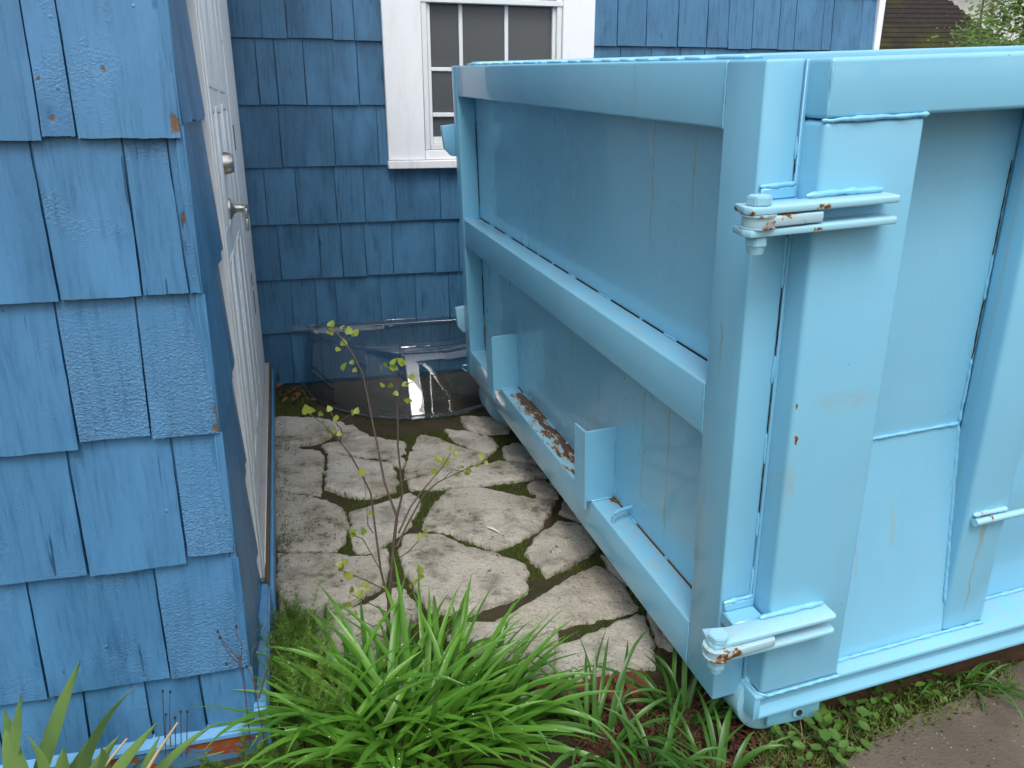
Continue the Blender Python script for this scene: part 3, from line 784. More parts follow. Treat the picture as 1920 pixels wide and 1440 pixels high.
# ================================================================== DUMPSTER
RD = [[-0.2991312134422407, 0.9538033512473406, -0.02792282746994812], [0.9531180653177498, 0.297259531707877, -0.05659261766135004], [0.045677901763578665, 0.04354236968927144, 0.9980068092615]]
TD = Vector((0.4750338253755818, 1.5429157099987516, 0.13056044693764113))
ci_, cj_, ck_ = [Vector((RD[0][k], RD[1][k], RD[2][k])) for k in range(3)]
MD = Matrix(((cj_.x, ci_.x, ck_.x, TD.x), (cj_.y, ci_.y, ck_.y, TD.y), (cj_.z, ci_.z, ck_.z, TD.z), (0, 0, 0, 1)))
dump = empty('dumpster'); dump.matrix_world = MD
tag(dump, 'light blue steel roll-off dumpster with hinged tailgate parked beside the house', 'dumpster')
W, HD = 2.335, 1.41
def D(i, j, k): return Vector((j, i, k))            # i across the tailgate, j along the container, k up
def dbox(name, i, j, k, mat=M_STEEL, parent=dump, bev=.0055, seg=3):
    return box(name, (j[0], i[0], k[0]), (j[1], i[1], k[1]), mat, parent, bev, seg)
def weld(pts, r=.004, parent=dump, mat=None, sd_=0):
    r *= .78
    v = []; f = []; P = []; rr = []
    for a, b in zip(pts[:-1], pts[1:]):
        n = max(3, int((b - a).length / .008))
        for q in range(n): P.append(a.lerp(b, q / n))
    P.append(pts[-1])
    for q, p in enumerate(P): rr.append(r * (1 + .6 * mn.noise(p * 75 + Vector((sd_, 0, 0)))) * (.5 if q in (0, len(P) - 1) else 1))
    P = [p + Vector((.0012 * mn.noise(p * 45), .0012 * mn.noise(p * 45 + Vector((9, 0, 0))), .0015 * mn.noise(p * 40 + Vector((0, 5, 0))))) for p in P]
    tube(v, f, P, rr, 6); return from_py('weld_bead', v, f, mat or M_WELD, parent, 60)
# --- tailgate
gate = dbox('tailgate', (.005, W), (.0785, .084), (.0, HD - .004), M_PANEL, dump, .001, 1)
tag(gate, 'light blue tailgate framed with square tube')
PW = .127
dbox('post', (0, PW), (0, .078), (0, HD), M_STEEL, gate)
dbox('post', (W - .082, W), (0, .078), (0, HD), M_STEEL, gate)
dbox('top_rail', (PW + .001, W - .083), (.001, .078), (1.288, HD), M_STEEL, gate)
dbox('middle_rail', (PW + .001, W - .083), (.001, .076), (.642, .765), M_TOP, gate)
dbox('bottom_rail', (PW + .001, W - .083), (.001, .076), (0, .132), M_RAILWORN, gate)
dbox('edge_strip', (-.004, .004), (.0785, .0865), (0.0, HD - .002), M_STEEL, gate, .0015, 1)
# stitched top plate with gaps
x = .14
while x < W - .12:
    l = random.uniform(.03, .13); dbox('top_plate', (x, x + l), (.045, .086), (HD + .001, HD + .007), M_TOP, gate, .002, 1); x += l + random.uniform(.02, .06)
# seam of rail and sheet: dark joint with stitch welds and rust
for zt, nme in ((.765, 0), (.132, 1)):
    dbox('rusty_joint', (PW + .01, W - .09), (.0755, .0788), (zt - .002, zt + .0016), M_RUST if zt < .3 else M_DARK, gate, 0, 1)
    x = .2
    while x < W - .2:
        l = random.uniform(.012, .022) if random.random() < .6 else random.uniform(.06, .11)
        weld([D(x, .0755, zt + .001), D(x + l, .0755, zt + .001)], .0045, gate, None, x)
        x += l + random.uniform(.10, .22)
for zt in (.765, .132): weld([D(W - .083, .002, zt + .001), D(W - .083, .074, zt + .001)], .003, gate)
weld([D(W - .0835, .0765, .14), D(W - .0835, .0765, .25)], .004, gate, M_RUST)
weld([D(W - .084, .0765, .30), D(W - .084, .0765, .50)], .0022, gate, M_DARK); weld([D(W - .084, .0765, .83), D(W - .084, .0765, 1.18)], .0022, gate, M_DARK)
for (z0, z1) in ((1.288, 1.405), (.645, .762), (.004, .128)): weld([D(PW, .0005, z0), D(PW, .0005, z1)], .0028, gate)
# side seam of near post
for (z0, z1) in ((1.00, 1.10), (.80, .86), (.62, .69), (.44, .50), (.26, .36), (1.24, 1.28)): weld([D(-.001, .0755, z0), D(-.001, .0755, z1)], .0042, gate, None, z0)
for (z0, z1) in ((.86, 1.0), (.69, .80), (.50, .62), (1.10, 1.16), (1.215, 1.235)): weld([D(-.0005, .0765, z0), D(-.0005, .0765, z1)], .0014, gate, M_DARK)
# angle brackets on the bottom rail
def bracket(i0, zt, zb, out=-.018, cut=.0):
    bm = bmesh.new(); th = .006
    bm_box(bm, (out, i0, .133), (.0783, i0 + th, zt), .0015, 1)
    o_ = from_bm('bracket', bm, M_STEEL, gate)
    # flange folded to the far side, hanging in front of the rail
    pts = [(i0, zb), (i0 + .072, zb + .012), (i0 + .074, zt - cut), (i0, zt)]
    bm = bmesh.new()
    a = [bm.verts.new((out - .004 - .006 * (q > i0 + .01), q, z)) for q, z in pts]; b = [bm.verts.new((out + .003 - .006 * (q > i0 + .01), q, z)) for q, z in pts]
    bm.faces.new(a); bm.faces.new(b[::-1])
    for q in range(4): bm.faces.new((a[q], b[q], b[(q + 1) % 4], a[(q + 1) % 4]))
    bmesh.ops.recalc_face_normals(bm, faces=bm.faces[:])
    bmesh.ops.bevel(bm, geom=bm.edges[:], offset=.0012, segments=1, affect='EDGES')
    me = bpy.data.meshes.new('t'); bm.to_mesh(me); bm.free()
    b2 = bmesh.new(); b2.from_mesh(o_.data); b2.from_mesh(me); b2.to_mesh(o_.data); b2.free(); bpy.data.meshes.remove(me)
    o_.data.polygons.foreach_set('use_smooth', [False] * len(o_.data.polygons))
    weld([D(i0 - .002, .077, .14), D(i0 - .002, .077, .20)], .003, gate); weld([D(i0 - .002, .077, .30), D(i0 - .002, .077, zt)], .003, gate)
    weld([D(i0 - .002, .0, .134), D(i0 - .002, .07, .134)], .004, gate)
    return o_
bracket(.744, .376, .105); bracket(1.727, .372, .10, -.03, .04)
weld([D(.735, .06, .134), D(.70, .076, .136)], .008, gate, M_RUST)
v = []; f = []
tube(v, f, [D(.605, .014, .128), D(.605, .013, .150), D(.606, .018, .163), D(.609, .03, .168), D(.615, .08, .170)], .006, 8); from_py('handle', v, f, M_STEEL, gate)
# latch lugs on the far edge
bm = bmesh.new(); bm_prism(bm, [(-.058, 1.165), (0, 1.170), (.03, 1.17), (.03, 1.03), (-.02, 1.035), (-.05, 1.07)], 0, .03, .003)
for v_ in bm.verts: v_.co = Vector((v_.co.x, W + v_.co.z, v_.co.y))
from_bm('latch', bm, M_STEEL, gate)
bm = bmesh.new(); bm_prism(bm, [(-.040, .325), (0, .33), (.03, .33), (.03, .20), (-.01, .20), (-.034, .235)], 0, .03, .003)
for v_ in bm.verts: v_.co = Vector((v_.co.x, W + v_.co.z, v_.co.y))
from_bm('latch', bm, M_HINGE, gate)
v = []; f = []; tube(v, f, [D(W, -.0, .03), D(W + .004, -.018, .03), D(W + .008, -.022, .015), D(W + .008, -.01, .0), D(W, 0, .0)], .004, 6); from_py('hook', v, f, M_WELD, gate)
# --- container, near side
J0, OUT, LEN = .086, -.062, 5.2
dbox('corner_post', (OUT, .09), (J0, .298), (.044, 1.308), M_POST, dump, .010, 4)
dbox('top_rail', (OUT, .06), (J0, LEN), (1.311, HD), M_TOP, dump, .008, 4)
bm = bmesh.new()
fp = [(OUT, .041), (OUT, .030), (OUT + .012, .023), (OUT + .013, .001), (OUT + .001, -.021), (OUT + .001, -.030), (.16, -.030), (.16, .041)]
bm_prism(bm, fp, J0 - .012, LEN, .0025)
for v_ in bm.verts: v_.co = Vector((v_.co.z, v_.co.x, v_.co.y))
bmesh.ops.recalc_face_normals(bm, faces=bm.faces[:])
from_bm('floor_frame', bm, M_TOP, dump)
bm = bmesh.new(); bm_box(bm, (J0 - .013, OUT + .001, -.029), (J0 + .004, .159, .040), .003, 2); from_bm('frame_end', bm, M_STEEL, dump)
PX = .050
dbox('side_panel', (PX, PX + .005), (.297, LEN), (.042, 1.312), M_PANEL, dump, .0005, 1)
RIB = .643
def rib(j0, j1):
    return dbox('rib', (-.022, PX), (j0, j1), (.042, 1.310), M_STEEL, dump, .010, 3)
rib(RIB, .772)
for q in range(1, 7): rib(RIB + q * .66, RIB + q * .66 + .129)
# sloped lower plate of the first bay
v = [D(PX - .001, .297, .600), D(PX - .001, RIB, .600), D(-.020, RIB, .046), D(-.020, .297, .046), D(PX - .001, .297, .040), D(PX - .001, RIB, .040)]
from_py('sloped_plate', v, [(0, 1, 2, 3), (3, 2, 5, 4)], M_PANEL, dump, 30)
weld([D(PX - .003, .300, .602), D(PX - .003, RIB - .003, .600)], .0055, dump)
weld([D(PX - .001, RIB - .001, .595), D(-.012, RIB - .001, .13)], .006, dump)
weld([D(PX - .001, RIB - .002, .60), D(PX - .001, RIB - .002, .76)], .005, dump); weld([D(PX - .001, RIB - .002, .90), D(PX - .001, RIB - .002, 1.0)], .005, dump)
weld([D(PX - .001, RIB - .002, .76), D(PX - .001, RIB - .002, .90)], .002, dump, M_DARK); weld([D(PX - .001, RIB - .002, 1.0), D(PX - .001, RIB - .002, 1.2)], .002, dump, M_DARK)
weld([D(-.024, .302, .046), D(-.024, RIB + .0, .046), D(-.026, .772, .046)], .006, dump)
weld([D(PX - .004, .78, .045), D(PX - .004, 1.3, .045)], .006, dump)
weld([D(OUT + .01, J0 - .001, 1.310), D(OUT - .0015, J0 + .012, 1.310), D(OUT - .0015, .300, 1.311)], .006, dump)
weld([D(.0, J0 - .002, .042), D(OUT + .012, J0 - .002, .042), D(OUT - .002, J0 + .014, .042), D(OUT - .002, .300, .042), D(-.03, .302, .044)], .006, dump)
weld([D(OUT + .003, J0 + .003, 1.315), D(OUT + .003, J0 + .003, 1.40)], .003, dump)
# rope bar along the ribs
v = []; f = []; P = []; rr = []
for q in range(0, 140):
    j = .655 + q * .0032; P.append(D(-.036, j, .372)); rr.append(.0085 if q % 3 else .0098)
tube(v, f, P, rr, 8); from_py('tie_bar', v, f, M_HINGE, dump, 60)
weld([D(-.024, .66, .385), D(-.026, .76, .385)], .009, dump, M_HINGE)
# far side, floor and front end
dbox('far_side', (W - .06, W - .05), (J0, LEN), (.042, 1.33), M_STEEL, dump, .001, 1)
dbox('far_rail', (W - .09, W + .02), (J0, LEN), (1.31, 1.424), M_TOP, dump, .012, 3)
dbox('far_floor_frame', (W - .1, W + .02), (J0, LEN), (-.03, .041), M_STEEL, dump, .01, 2)
dbox('floor', (.161, W - .101), (J0, LEN), (.0, .02), M_STEEL, dump, .001, 1)
dbox('front_end', (OUT, W), (LEN, LEN + .08), (0, HD), M_STEEL, dump, .01, 2)
# --- hinges: welded plates, knuckle strap, bolt and nut
def hinge(z1, t1, z2, bj, bi, lower=False):
    def plate(nm, zt, th, parent):
        bm = bmesh.new()
        o_ = -.109
        pts = [(-.074, -.048), (-.082, -.092), (-.075, o_), (.224, o_), (.229, -.102), (.229, -.060), (-.02, -.060)]
        bm_prism(bm, pts, zt - th, zt, .003); return from_bm(nm, bm, M_HINGE, parent)
    h = plate('hinge', z1, t1, dump); plate('hinge_plate', z2, t1, h)
    # strap round the bolt, welded to the post
    zc0, zc1 = z2 + .0035, z1 - t1 - .0035
    bm = bmesh.new(); pts = []
    for a in range(90, 271, 15): pts.append((bj + .027 * math.cos(R(a)), bi + .027 * math.sin(R(a))))
    pts += [(.066, bi - .0225), (.070, bi - .018), (.070, -.066), (.04, -.063), (.0, -.002 if False else bi + .027)]
    bm_prism(bm, pts, zc0, zc1, .0025); from_bm('knuckle', bm, M_KNUCKLE, h)
    for (zz, rr) in ((zc0 - .0015, .031), (zc1 + .0015, .031)):
        bm = bmesh.new(); bmesh.ops.create_cone(bm, cap_ends=True, segments=28, radius1=rr, radius2=rr, depth=.003, matrix=Matrix.Translation((bj, bi, zz))); from_bm('washer', bm, M_KNUCKLE, h)
    bm = bmesh.new(); bmesh.ops.create_cone(bm, cap_ends=True, segments=6, radius1=.0225, radius2=.0225, depth=.016, matrix=Matrix.Translation((bj, bi, z1 + .0085)) @ Matrix.Rotation(R(12), 4, 'Z'))
    bmesh.ops.bevel(bm, geom=bm.edges[:], offset=.002, segments=2, affect='EDGES'); from_bm('bolt_head', bm, M_HINGE, h)
    bm = bmesh.new(); bmesh.ops.create_cone(bm, cap_ends=True, segments=6, radius1=.0205, radius2=.0205, depth=.018, matrix=Matrix.Translation((bj, bi, z2 - t1 - .0095)) @ Matrix.Rotation(R(22), 4, 'Z'))
    bmesh.ops.bevel(bm, geom=bm.edges[:], offset=.002, segments=2, affect='EDGES')
    bmesh.ops.create_cone(bm, cap_ends=True, segments=20, radius1=.0135, radius2=.0165, depth=.014, matrix=Matrix.Translation((bj, bi, z2 - t1 - .025)))
    from_bm('nut', bm, M_HINGE, h)
    # weld lip on the container and backing on the post
    weld([D(-.064, .06, z1 + .004), D(-.064, .10, z1 + .006), D(-.064, .222, z1 + .005)], .0085, h, None, 3)
    weld([D(-.064, .16, z1 - t1 - .004), D(-.064, .222, z1 - t1 - .004)], .005, h)
    bm = bmesh.new(); bm_box(bm, (.004, -.052, z2 - .004), (.082, .001, z1 - .008), .004, 1); from_bm('hinge_block', bm, M_STEEL, h)
    bm = bmesh.new(); bm_box(bm, (.006, -.010, z1 - .008), (.080, .002, z1 + .014), .003, 1); from_bm('backing_bar', bm, M_STEEL, h)
    weld([D(-.006, .004, z1 + .016), D(-.006, .078, z1 + .018)], .007, h, None, 8)
    return h
hinge(1.180, .013, 1.142, -.049, -.086)
hinge(.269, .012, .231, -.060, -.092, True)
# --- wheel and its bracket under the corner
bm = bmesh.new()
pts = [(.135, -.032), (.282, -.032), (.282, -.105), (.135, -.092)]
bm_prism(bm, pts, -.036, -.026, .002)
for v_ in bm.verts: v_.co = Vector((v_.co.x, v_.co.z, v_.co.y))
wb = from_bm('wheel_bracket', bm, M_STEEL, dump)
bm = bmesh.new(); bmesh.ops.create_cone(bm, cap_ends=True, segments=20, radius1=.014, radius2=.014, depth=.006, matrix=Matrix.Translation((.216, -.039, -.066)) @ Matrix.Rotation(R(90), 4, 'X')); from_bm('axle', bm, M_HINGE, wb)
bm = bmesh.new(); bmesh.ops.create_cone(bm, cap_ends=True, segments=20, radius1=.008, radius2=.008, depth=.004, matrix=Matrix.Translation((.218, -.0435, -.066)) @ Matrix.Rotation(R(90), 4, 'X')); from_bm('axle_hole', bm, M_DARK, wb)
def wheel(i0, i1, j, k, r):
    v = []; f = []; n = 40; pr = [(i0, r * .35), (i0 + .002, r * .9), (i0 + .008, r * .985), (i0 + .016, r), (i1 - .01, r), (i1, r * .95), (i1, r * .3)]
    for (y, q) in pr:
        for s in range(n): a = 2 * math.pi * s / n; v.append((j + q * math.cos(a), y, k + q * math.sin(a)))
    for a in range(len(pr) - 1):
        for s in range(n): f.append((a * n + s, a * n + (s + 1) % n, (a + 1) * n + (s + 1) % n, (a + 1) * n + s))
    return from_py('wheel', v, f, M_HINGE, dump, 35)
wheel(-.022, .13, .166, -.018, .107)
wheel(W - .2, W - .05, .170, -.105, .13)
dbox('skid_rail', (.55, .67), (J0 + .1, LEN), (-.20, -.031), M_STEEL, dump, .006, 1)
dbox('skid_rail', (W - .67, W - .55), (J0 + .1, LEN), (-.26, -.031), M_STEEL, dump, .006, 1)

# plank on the ground under the frame
A = MD @ D(.02, .32, 0); B = MD @ D(.02, 4.6, 0)
d = (B - A); d.z = 0; L = d.length; d.normalize(); nn = Vector((-d.y, d.x, 0))
M = Matrix.Translation((A.x, A.y, .0)) @ Matrix(((d.x, nn.x, 0, 0), (d.y, nn.y, 0, 0), (0, 0, 1, 0), (0, 0, 0, 1)))
pk = empty('wooden_plank'); pk.matrix_world = M
tag(pk, 'dark wet wooden plank lying on the ground under the dumpster frame', 'plank')
box('board', (0, 0, -.02), (L, .20, .070), M_PLANK, pk, .006, 2)

# ================================================================== PLANTS
def blade_mesh(base, az, length, elev, droop, width, n=9, twist=0., fold=.25, side=0.0):
    """arching strap leaf: starts at base, heads to az at elevation elev and bends down"""
    v = []; f = []; p = Vector(base); e = elev; a = az; st = length / n
    ctr = []; dirs = []
    for q in range(n + 1):
        d = Vector((math.cos(a) * math.cos(e), math.sin(a) * math.cos(e), math.sin(e)))
        ctr.append(p.copy()); dirs.append(d); p = p + d * st
        e -= droop / n * (.35 + 1.4 * q / n); a += side / n
        if p.z < .004: e = max(e, .02)
    for q in range(n + 1):
        s = q / n; d = dirs[q]; sd_ = Vector((-d.y, d.x, 0)); sd_ = sd_.normalized() if sd_.length > 1e-4 else Vector((1, 0, 0))
        up = sd_.cross(d) * -1
        tw = twist * s; s2 = sd_ * math.cos(tw) + up * math.sin(tw); u2 = up * math.cos(tw) - sd_ * math.sin(tw)
        wd = width * (.55 + .45 * min(1, s * 5)) * (1 - max(0, (s - .45) / .55) ** 1.7) * .5 + .0004
        c = ctr[q]; v += [c - s2 * wd + u2 * wd * fold, c - u2 * wd * fold * .3, c + s2 * wd + u2 * wd * fold]
    for q in range(n):
        b = q * 3; f += [(b, b + 1, b + 4, b + 3), (b + 1, b + 2, b + 5, b + 4)]
    return v, f, ctr
DROPS = []
def leaf_part(root, v, f, mat, name='leaf'):
    inv = root.location
    return from_py(name, [p - inv for p in v], f, mat, root, 80)
def lily(name, label, cpt, count, rx, ry, lens, wid, mat, bias=None, group=None, elev=(.75, 1.45), droop=(.7, 2.0), cat='daylily'):
    root = empty(name, cpt); tag(root, label, cat, group)
    for q in range(count):
        a = random.uniform(0, 2 * math.pi); r = math.sqrt(random.random())
        b = Vector((cpt[0] + rx * r * math.cos(a), cpt[1] + ry * r * math.sin(a), -.015))
        az = a + random.gauss(0, .7)
        if bias is not None and random.random() < bias[1]: az = bias[0] + random.gauss(0, .6)
        L = random.uniform(*lens); e = random.uniform(*elev) ; 
        e = min(1.5, e + .25 * (1 - r))
        v, f, ctr = blade_mesh(b, az, L, e, random.uniform(*droop), wid * random.uniform(.75, 1.2), 9, random.uniform(-.8, .8), .28, random.uniform(-.3, .3))
        leaf_part(root, v, f, mat)
        if mat is M_LILY and random.random() < .30:
            for _ in range(random.randint(1, 3)):
                k = random.randint(3, 8); DROPS.append(ctr[k] + Vector((random.uniform(-.003, .003), random.uniform(-.003, .003), .0025)))
    return root
g1 = ground(742, 1405); g1.z = 0
lily('daylily_clump', 'large bright green daylily clump wet with drops, in front of the stone path', (g1.x + .03, g1.y + .05, 0), 298, .23, .13, (.23, .42), .0160, M_LILY, (.25, .38), None, (.35, 1.2), (.5, 1.7))
SM = [((1120, 1395), 34, .07, (.20, .34), 'small dark green daylily between the big clump and the mulch'),
      ((1290, 1335), 30, .06, (.16, .28), 'dark daylily tuft under the tailgate corner of the dumpster'),
      ((1340, 1450), 20, .06, (.12, .20), 'low daylily tuft at the bottom edge in front of the dumpster wheel'),
      ((1225, 1455), 18, .05, (.14, .24), 'small daylily tuft in the red mulch at the bottom edge')]
for (px, n, r, ln, lab) in SM:
    g = ground(*px); lily('daylily_tuft', lab, (g.x, g.y, 0), n, r, r * .8, ln, .0115, M_LILY_D, None, 'small daylilies beside the dumpster', (.5, 1.35), (.9, 2.2))
g = ground(1815, 1298)
lily('grass_tuft', 'drooping grass tuft at the edge of the brown driveway under the dumpster', (g.x, g.y + .04, 0), 26, .05, .04, (.12, .26), .007, M_LILY_D, (-1.4, .5), None, (.4, 1.2), (1.2, 2.4), 'grass')

# iris fan, lower left (broad upright leaves)
IR = [((60, 1500), (152, 1236), .030), ((100, 1510), (205, 1345), .026), ((135, 1520), (256, 1284), .022), ((150, 1540), (298, 1352), .024), ((30, 1530), (8, 1330), .03),
      ((60, 1540), (10, 1362), .034), ((90, 1540), (52, 1380), .028), ((130, 1540), (225, 1378), .026), ((200, 1540), (330, 1390), .018), ((230, 1530), (410, 1352), .020),
      ((20, 1560), (-20, 1400), .03), ((180, 1550), (190, 1400), .026), ((250, 1560), (300, 1380), .02), ((110, 1560), (120, 1400), .03), ((210, 1545), (420, 1408), .02), ((5, 1520), (40, 1300), .026)]
ic = at_depth(120, 1500, 1.30); ic.z = 0
iris = empty('iris_plant', (ic.x, ic.y, 0)); tag(iris, 'broad upright iris leaves in front of the blue corner, lower left', 'iris')
for q, (b, tp, wd) in enumerate(IR):
    dY = 1.24 + .12 * random.random(); B = at_depth(b[0], b[1], dY); T = at_depth(tp[0], tp[1], dY + random.uniform(-.03, .05))
    n = 9; v = []; f = []; bend = random.uniform(-.02, .02)
    for k in range(n + 1):
        s = k / n; p = B.lerp(T, s) + Vector((0, 0, .03 * math.sin(s * math.pi))) + Vector((bend * math.sin(s * math.pi), 0, 0))
        sd_ = (HX * math.cos(.5 * (q % 3 - 1)) + HY * math.sin(.5 * (q % 3 - 1)))
        wv = wd * .62 * (1 - max(0, (s - .35) / .65) ** 1.6) + .0004
        v += [p - sd_ * wv, p + Vector((0, -.003, 0)), p + sd_ * wv]
    for k in range(n): bb = k * 3; f += [(bb, bb + 1, bb + 4, bb + 3), (bb + 1, bb + 2, bb + 5, bb + 4)]
    leaf_part(iris, v, f, M_IRIS)
for (b, tp) in [((150, 1500), (238, 1385)), ((260, 1470), (333, 1355))]:
    B = at_depth(*b, 1.27); T = at_depth(*tp, 1.3); v = []; f = []; tube(v, f, [B, B.lerp(T, .5) + Vector((0, 0, .004)), T], [.004, .0035, .002], 6)
    leaf_part(iris, v, f, M_STRAW, 'dry_stem')

# sapling in front of the path
YS = 1.97
sb = ground(728, 1212); YS = sb.y
sap = empty('sapling', (sb.x, sb.y, 0)); tag(sap, 'thin young tree with sparse heart-shaped yellow green leaves rising from the daylily clump', 'sapling')
STEMS = [
 ([(727, 1250), (727, 1231), (729, 1130), (735, 1060), (736, 1040), (744, 969)], .0065, .0045, 0),
 ([(744, 969), (721, 905), (708, 837), (699, 794), (688, 737), (680, 700), (658, 659), (633, 625), (613, 617)], .0038, .0013, .05),
 ([(744, 969), (755, 924), (746, 837), (746, 794), (744, 744), (744, 716), (736, 700), (728, 690)], .0035, .0012, -.04),
 ([(744, 744), (755, 722), (774, 716)], .0015, .001, -.05), ([(744, 716), (752, 690), (757, 684)], .0014, .001, -.04),
 ([(744, 775), (757, 760), (770, 757)], .0014, .001, -.04),
 ([(729, 1130), (714, 1070), (706, 1010), (695, 924), (676, 886), (655, 850), (639, 830), (605, 794), (583, 778)], .0036, .0012, -.10),
 ([(747, 1000), (770, 950), (792, 920), (830, 875), (845, 850)], .0030, .0011, .10),
 ([(744, 1025), (762, 987), (792, 931), (819, 905), (875, 879), (909, 866)], .0030, .0010, .14),
 ([(830, 900), (850, 880), (880, 888)], .0013, .0009, .14), ([(700, 1000), (690, 985), (683, 895)], .0015, .001, -.1),
 ([(747, 1047), (765, 1035), (785, 1014)], .0016, .001, -.06), ([(730, 1110), (690, 1090), (655, 1075), (635, 1068)], .0018, .001, -.08),
 ([(729, 1150), (690, 1130), (660, 1115)], .0016, .001, -.1), ([(732, 1090), (760, 1100), (790, 1085)], .0016, .001, -.06), ([(714, 1070), (680, 1010), (665, 1005)], .0014, .001, -.1),
 ([(728, 1160), (700, 1175), (655, 1150)], .0016, .001, -.07), ([(639, 830), (640, 805), (630, 793)], .0013, .001, -.1), ([(728, 1200), (690, 1180), (640, 1210)], .0016, .001, -.08)]
def spt(px, py, dY): return at_depth(px, py, YS + dY)
SPTS = []
for (P, r0, r1, dy) in STEMS:
    n = len(P); pts = []; rr = []
    for k, p in enumerate(P):
        s = k / (n - 1); pts.append(spt(p[0], p[1], dy * s)); rr.append(r0 + (r1 - r0) * s)
    for a, b in zip(pts[:-1], pts[1:]): SPTS += [tuple(a.lerp(b, k / 6)) for k in range(7)]
    v = []; f = []; tube(v, f, pts, rr, 6); leaf_part(sap, v, f, M_BARK, 'stem')
SL_ = [(620,617,.05),(640,620,.05),(617,635,.05),(660,630,.05),(670,633,.05),(643,655,.05),(630,668,.05),(632,705,.05),(662,705,.05),(655,690,.05),(722,692,-.04),(736,688,-.04),(742,700,-.04),
 (752,685,-.04),(758,692,-.04),(710,702,-.04),(771,716,-.05),(758,732,-.04),(728,732,-.04),(711,732,-.04),(740,748,-.04),(758,758,-.04),(771,759,-.04),(575,781,-.1),(590,776,-.1),(605,783,-.1),
 (617,769,-.1),(631,793,-.1),(618,820,-.1),(638,823,-.1),(628,818,-.1),(680,776,-.1),(674,779,-.1),(845,848,.1),(862,862,.1),(868,880,.14),(880,892,.14),(890,882,.14),(906,864,.14),(912,880,.14),
 (836,880,.1),(822,870,.1),(850,902,.14),(875,898,.14),(812,890,.1),(682,895,-.1),(698,975,-.1),(668,1000,-.1),(690,1006,-.1),(664,1014,-.1),(790,1015,-.06),(632,1067,-.08),(646,1092,-.08),(640,1078,-.08),
 (686,1100,-.1),(658,1116,-.1),(670,1126,-.1),(770,1112,-.06),(793,1090,-.06),(788,1078,-.06),(775,1103,-.06),(655,1140,-.07),(664,1162,-.07),(742,1166,-.05),(640,1212,-.08),(700,1110,-.1),(648,1060,-.08),(832,1010,.1) if False else (800,1000,-.02)]
def heart(size, c, nrm_, upv):
    x = nrm_.cross(upv).normalized(); y = x.cross(nrm_).normalized() * -1
    out = [(0, .12), (.22, .0), (.45, .12), (.5, .38), (.34, .72), (0, 1.08), (-.34, .72), (-.5, .38), (-.45, .12), (-.22, .0)]
    v = [c + nrm_ * size * .10]; v[0] = c - y * size * .45 - nrm_ * size * .05
    for (a, b) in out: v.append(c + x * a * size - y * b * size + nrm_ * (.22 * abs(a)) * size)
    f = [(0, i + 1, (i + 1) % 10 + 1) for i in range(10)]
    return v, f
for (px, py, dy) in SL_:
    c = spt(px, py - 5, dy); nn = Vector((random.gauss(0, .5), -.8 + random.gauss(0, .3), .6 + random.gauss(0, .4))).normalized()
    best = min(((Vector(q) - c).length, tuple(q)) for q in SPTS)[1]
    if (Vector(best) - c).length < .09: c = c.lerp(Vector(best), .25)
    v, f = heart(random.uniform(.013, .026), c, nn, Vector((random.gauss(0, .35), 0, 1)).normalized()); b_ = len(v); q_ = Vector(best); v += [q_ - HX * .0005, q_ + HX * .0005, v[0] + HX * .0004, v[0] - HX * .0004]; f.append((b_, b_ + 1, b_ + 2, b_ + 3)); leaf_part(sap, v, f, M_SAPLEAF)

# dried stalks with seed heads at the corner
ds = ground(470, 1400); ds = world_of(-.20, 1.58, 0)
dry = empty('dried_weed', ds); tag(dry, 'thin dried brown stalks with dark seed heads in front of the blue corner', 'dried weed')
YD = ds.y
DS = [[(470, 1400), (460, 1300), (452, 1240), (454, 1210), (444, 1190), (443, 1175)], [(498, 1400), (478, 1290), (470, 1225), (475, 1190), (488, 1176)], [(452, 1240), (435, 1222), (418, 1200), (408, 1184)],
      [(454, 1250), (432, 1230), (412, 1195)], [(470, 1225), (483, 1205)], [(485, 1310), (500, 1260), (511, 1206)], [(490, 1290), (502, 1250), (510, 1228)], [(452, 1242), (440, 1240), (425, 1245)], [(452, 1240), (448, 1225), (450, 1232)],
      [(310, 1400), (306, 1330), (305, 1296)], [(320, 1400), (318, 1340), (319, 1297)], [(340, 1420), (339, 1335)], [(350, 1420), (351, 1334)], [(330, 1420), (328, 1346)], [(310, 1420), (311, 1340)], [(478, 1290), (470, 1262), (462, 1250)]]
for P in DS:
    pts = [at_depth(x, y, YD + random.uniform(-.01, .01)) for x, y in P]
    v = []; f = []; tube(v, f, pts, [.0013 - .0007 * k / len(pts) for k in range(len(pts))], 5); leaf_part(dry, v, f, M_STALK, 'stalk')
    bm = bmesh.new(); bmesh.ops.create_icosphere(bm, subdivisions=1, radius=.0032, matrix=Matrix.Translation(pts[-1] - ds) @ Matrix.Diagonal((1, 1, 1.5, 1))); from_bm('seed_head', bm, M_SEED, dry)

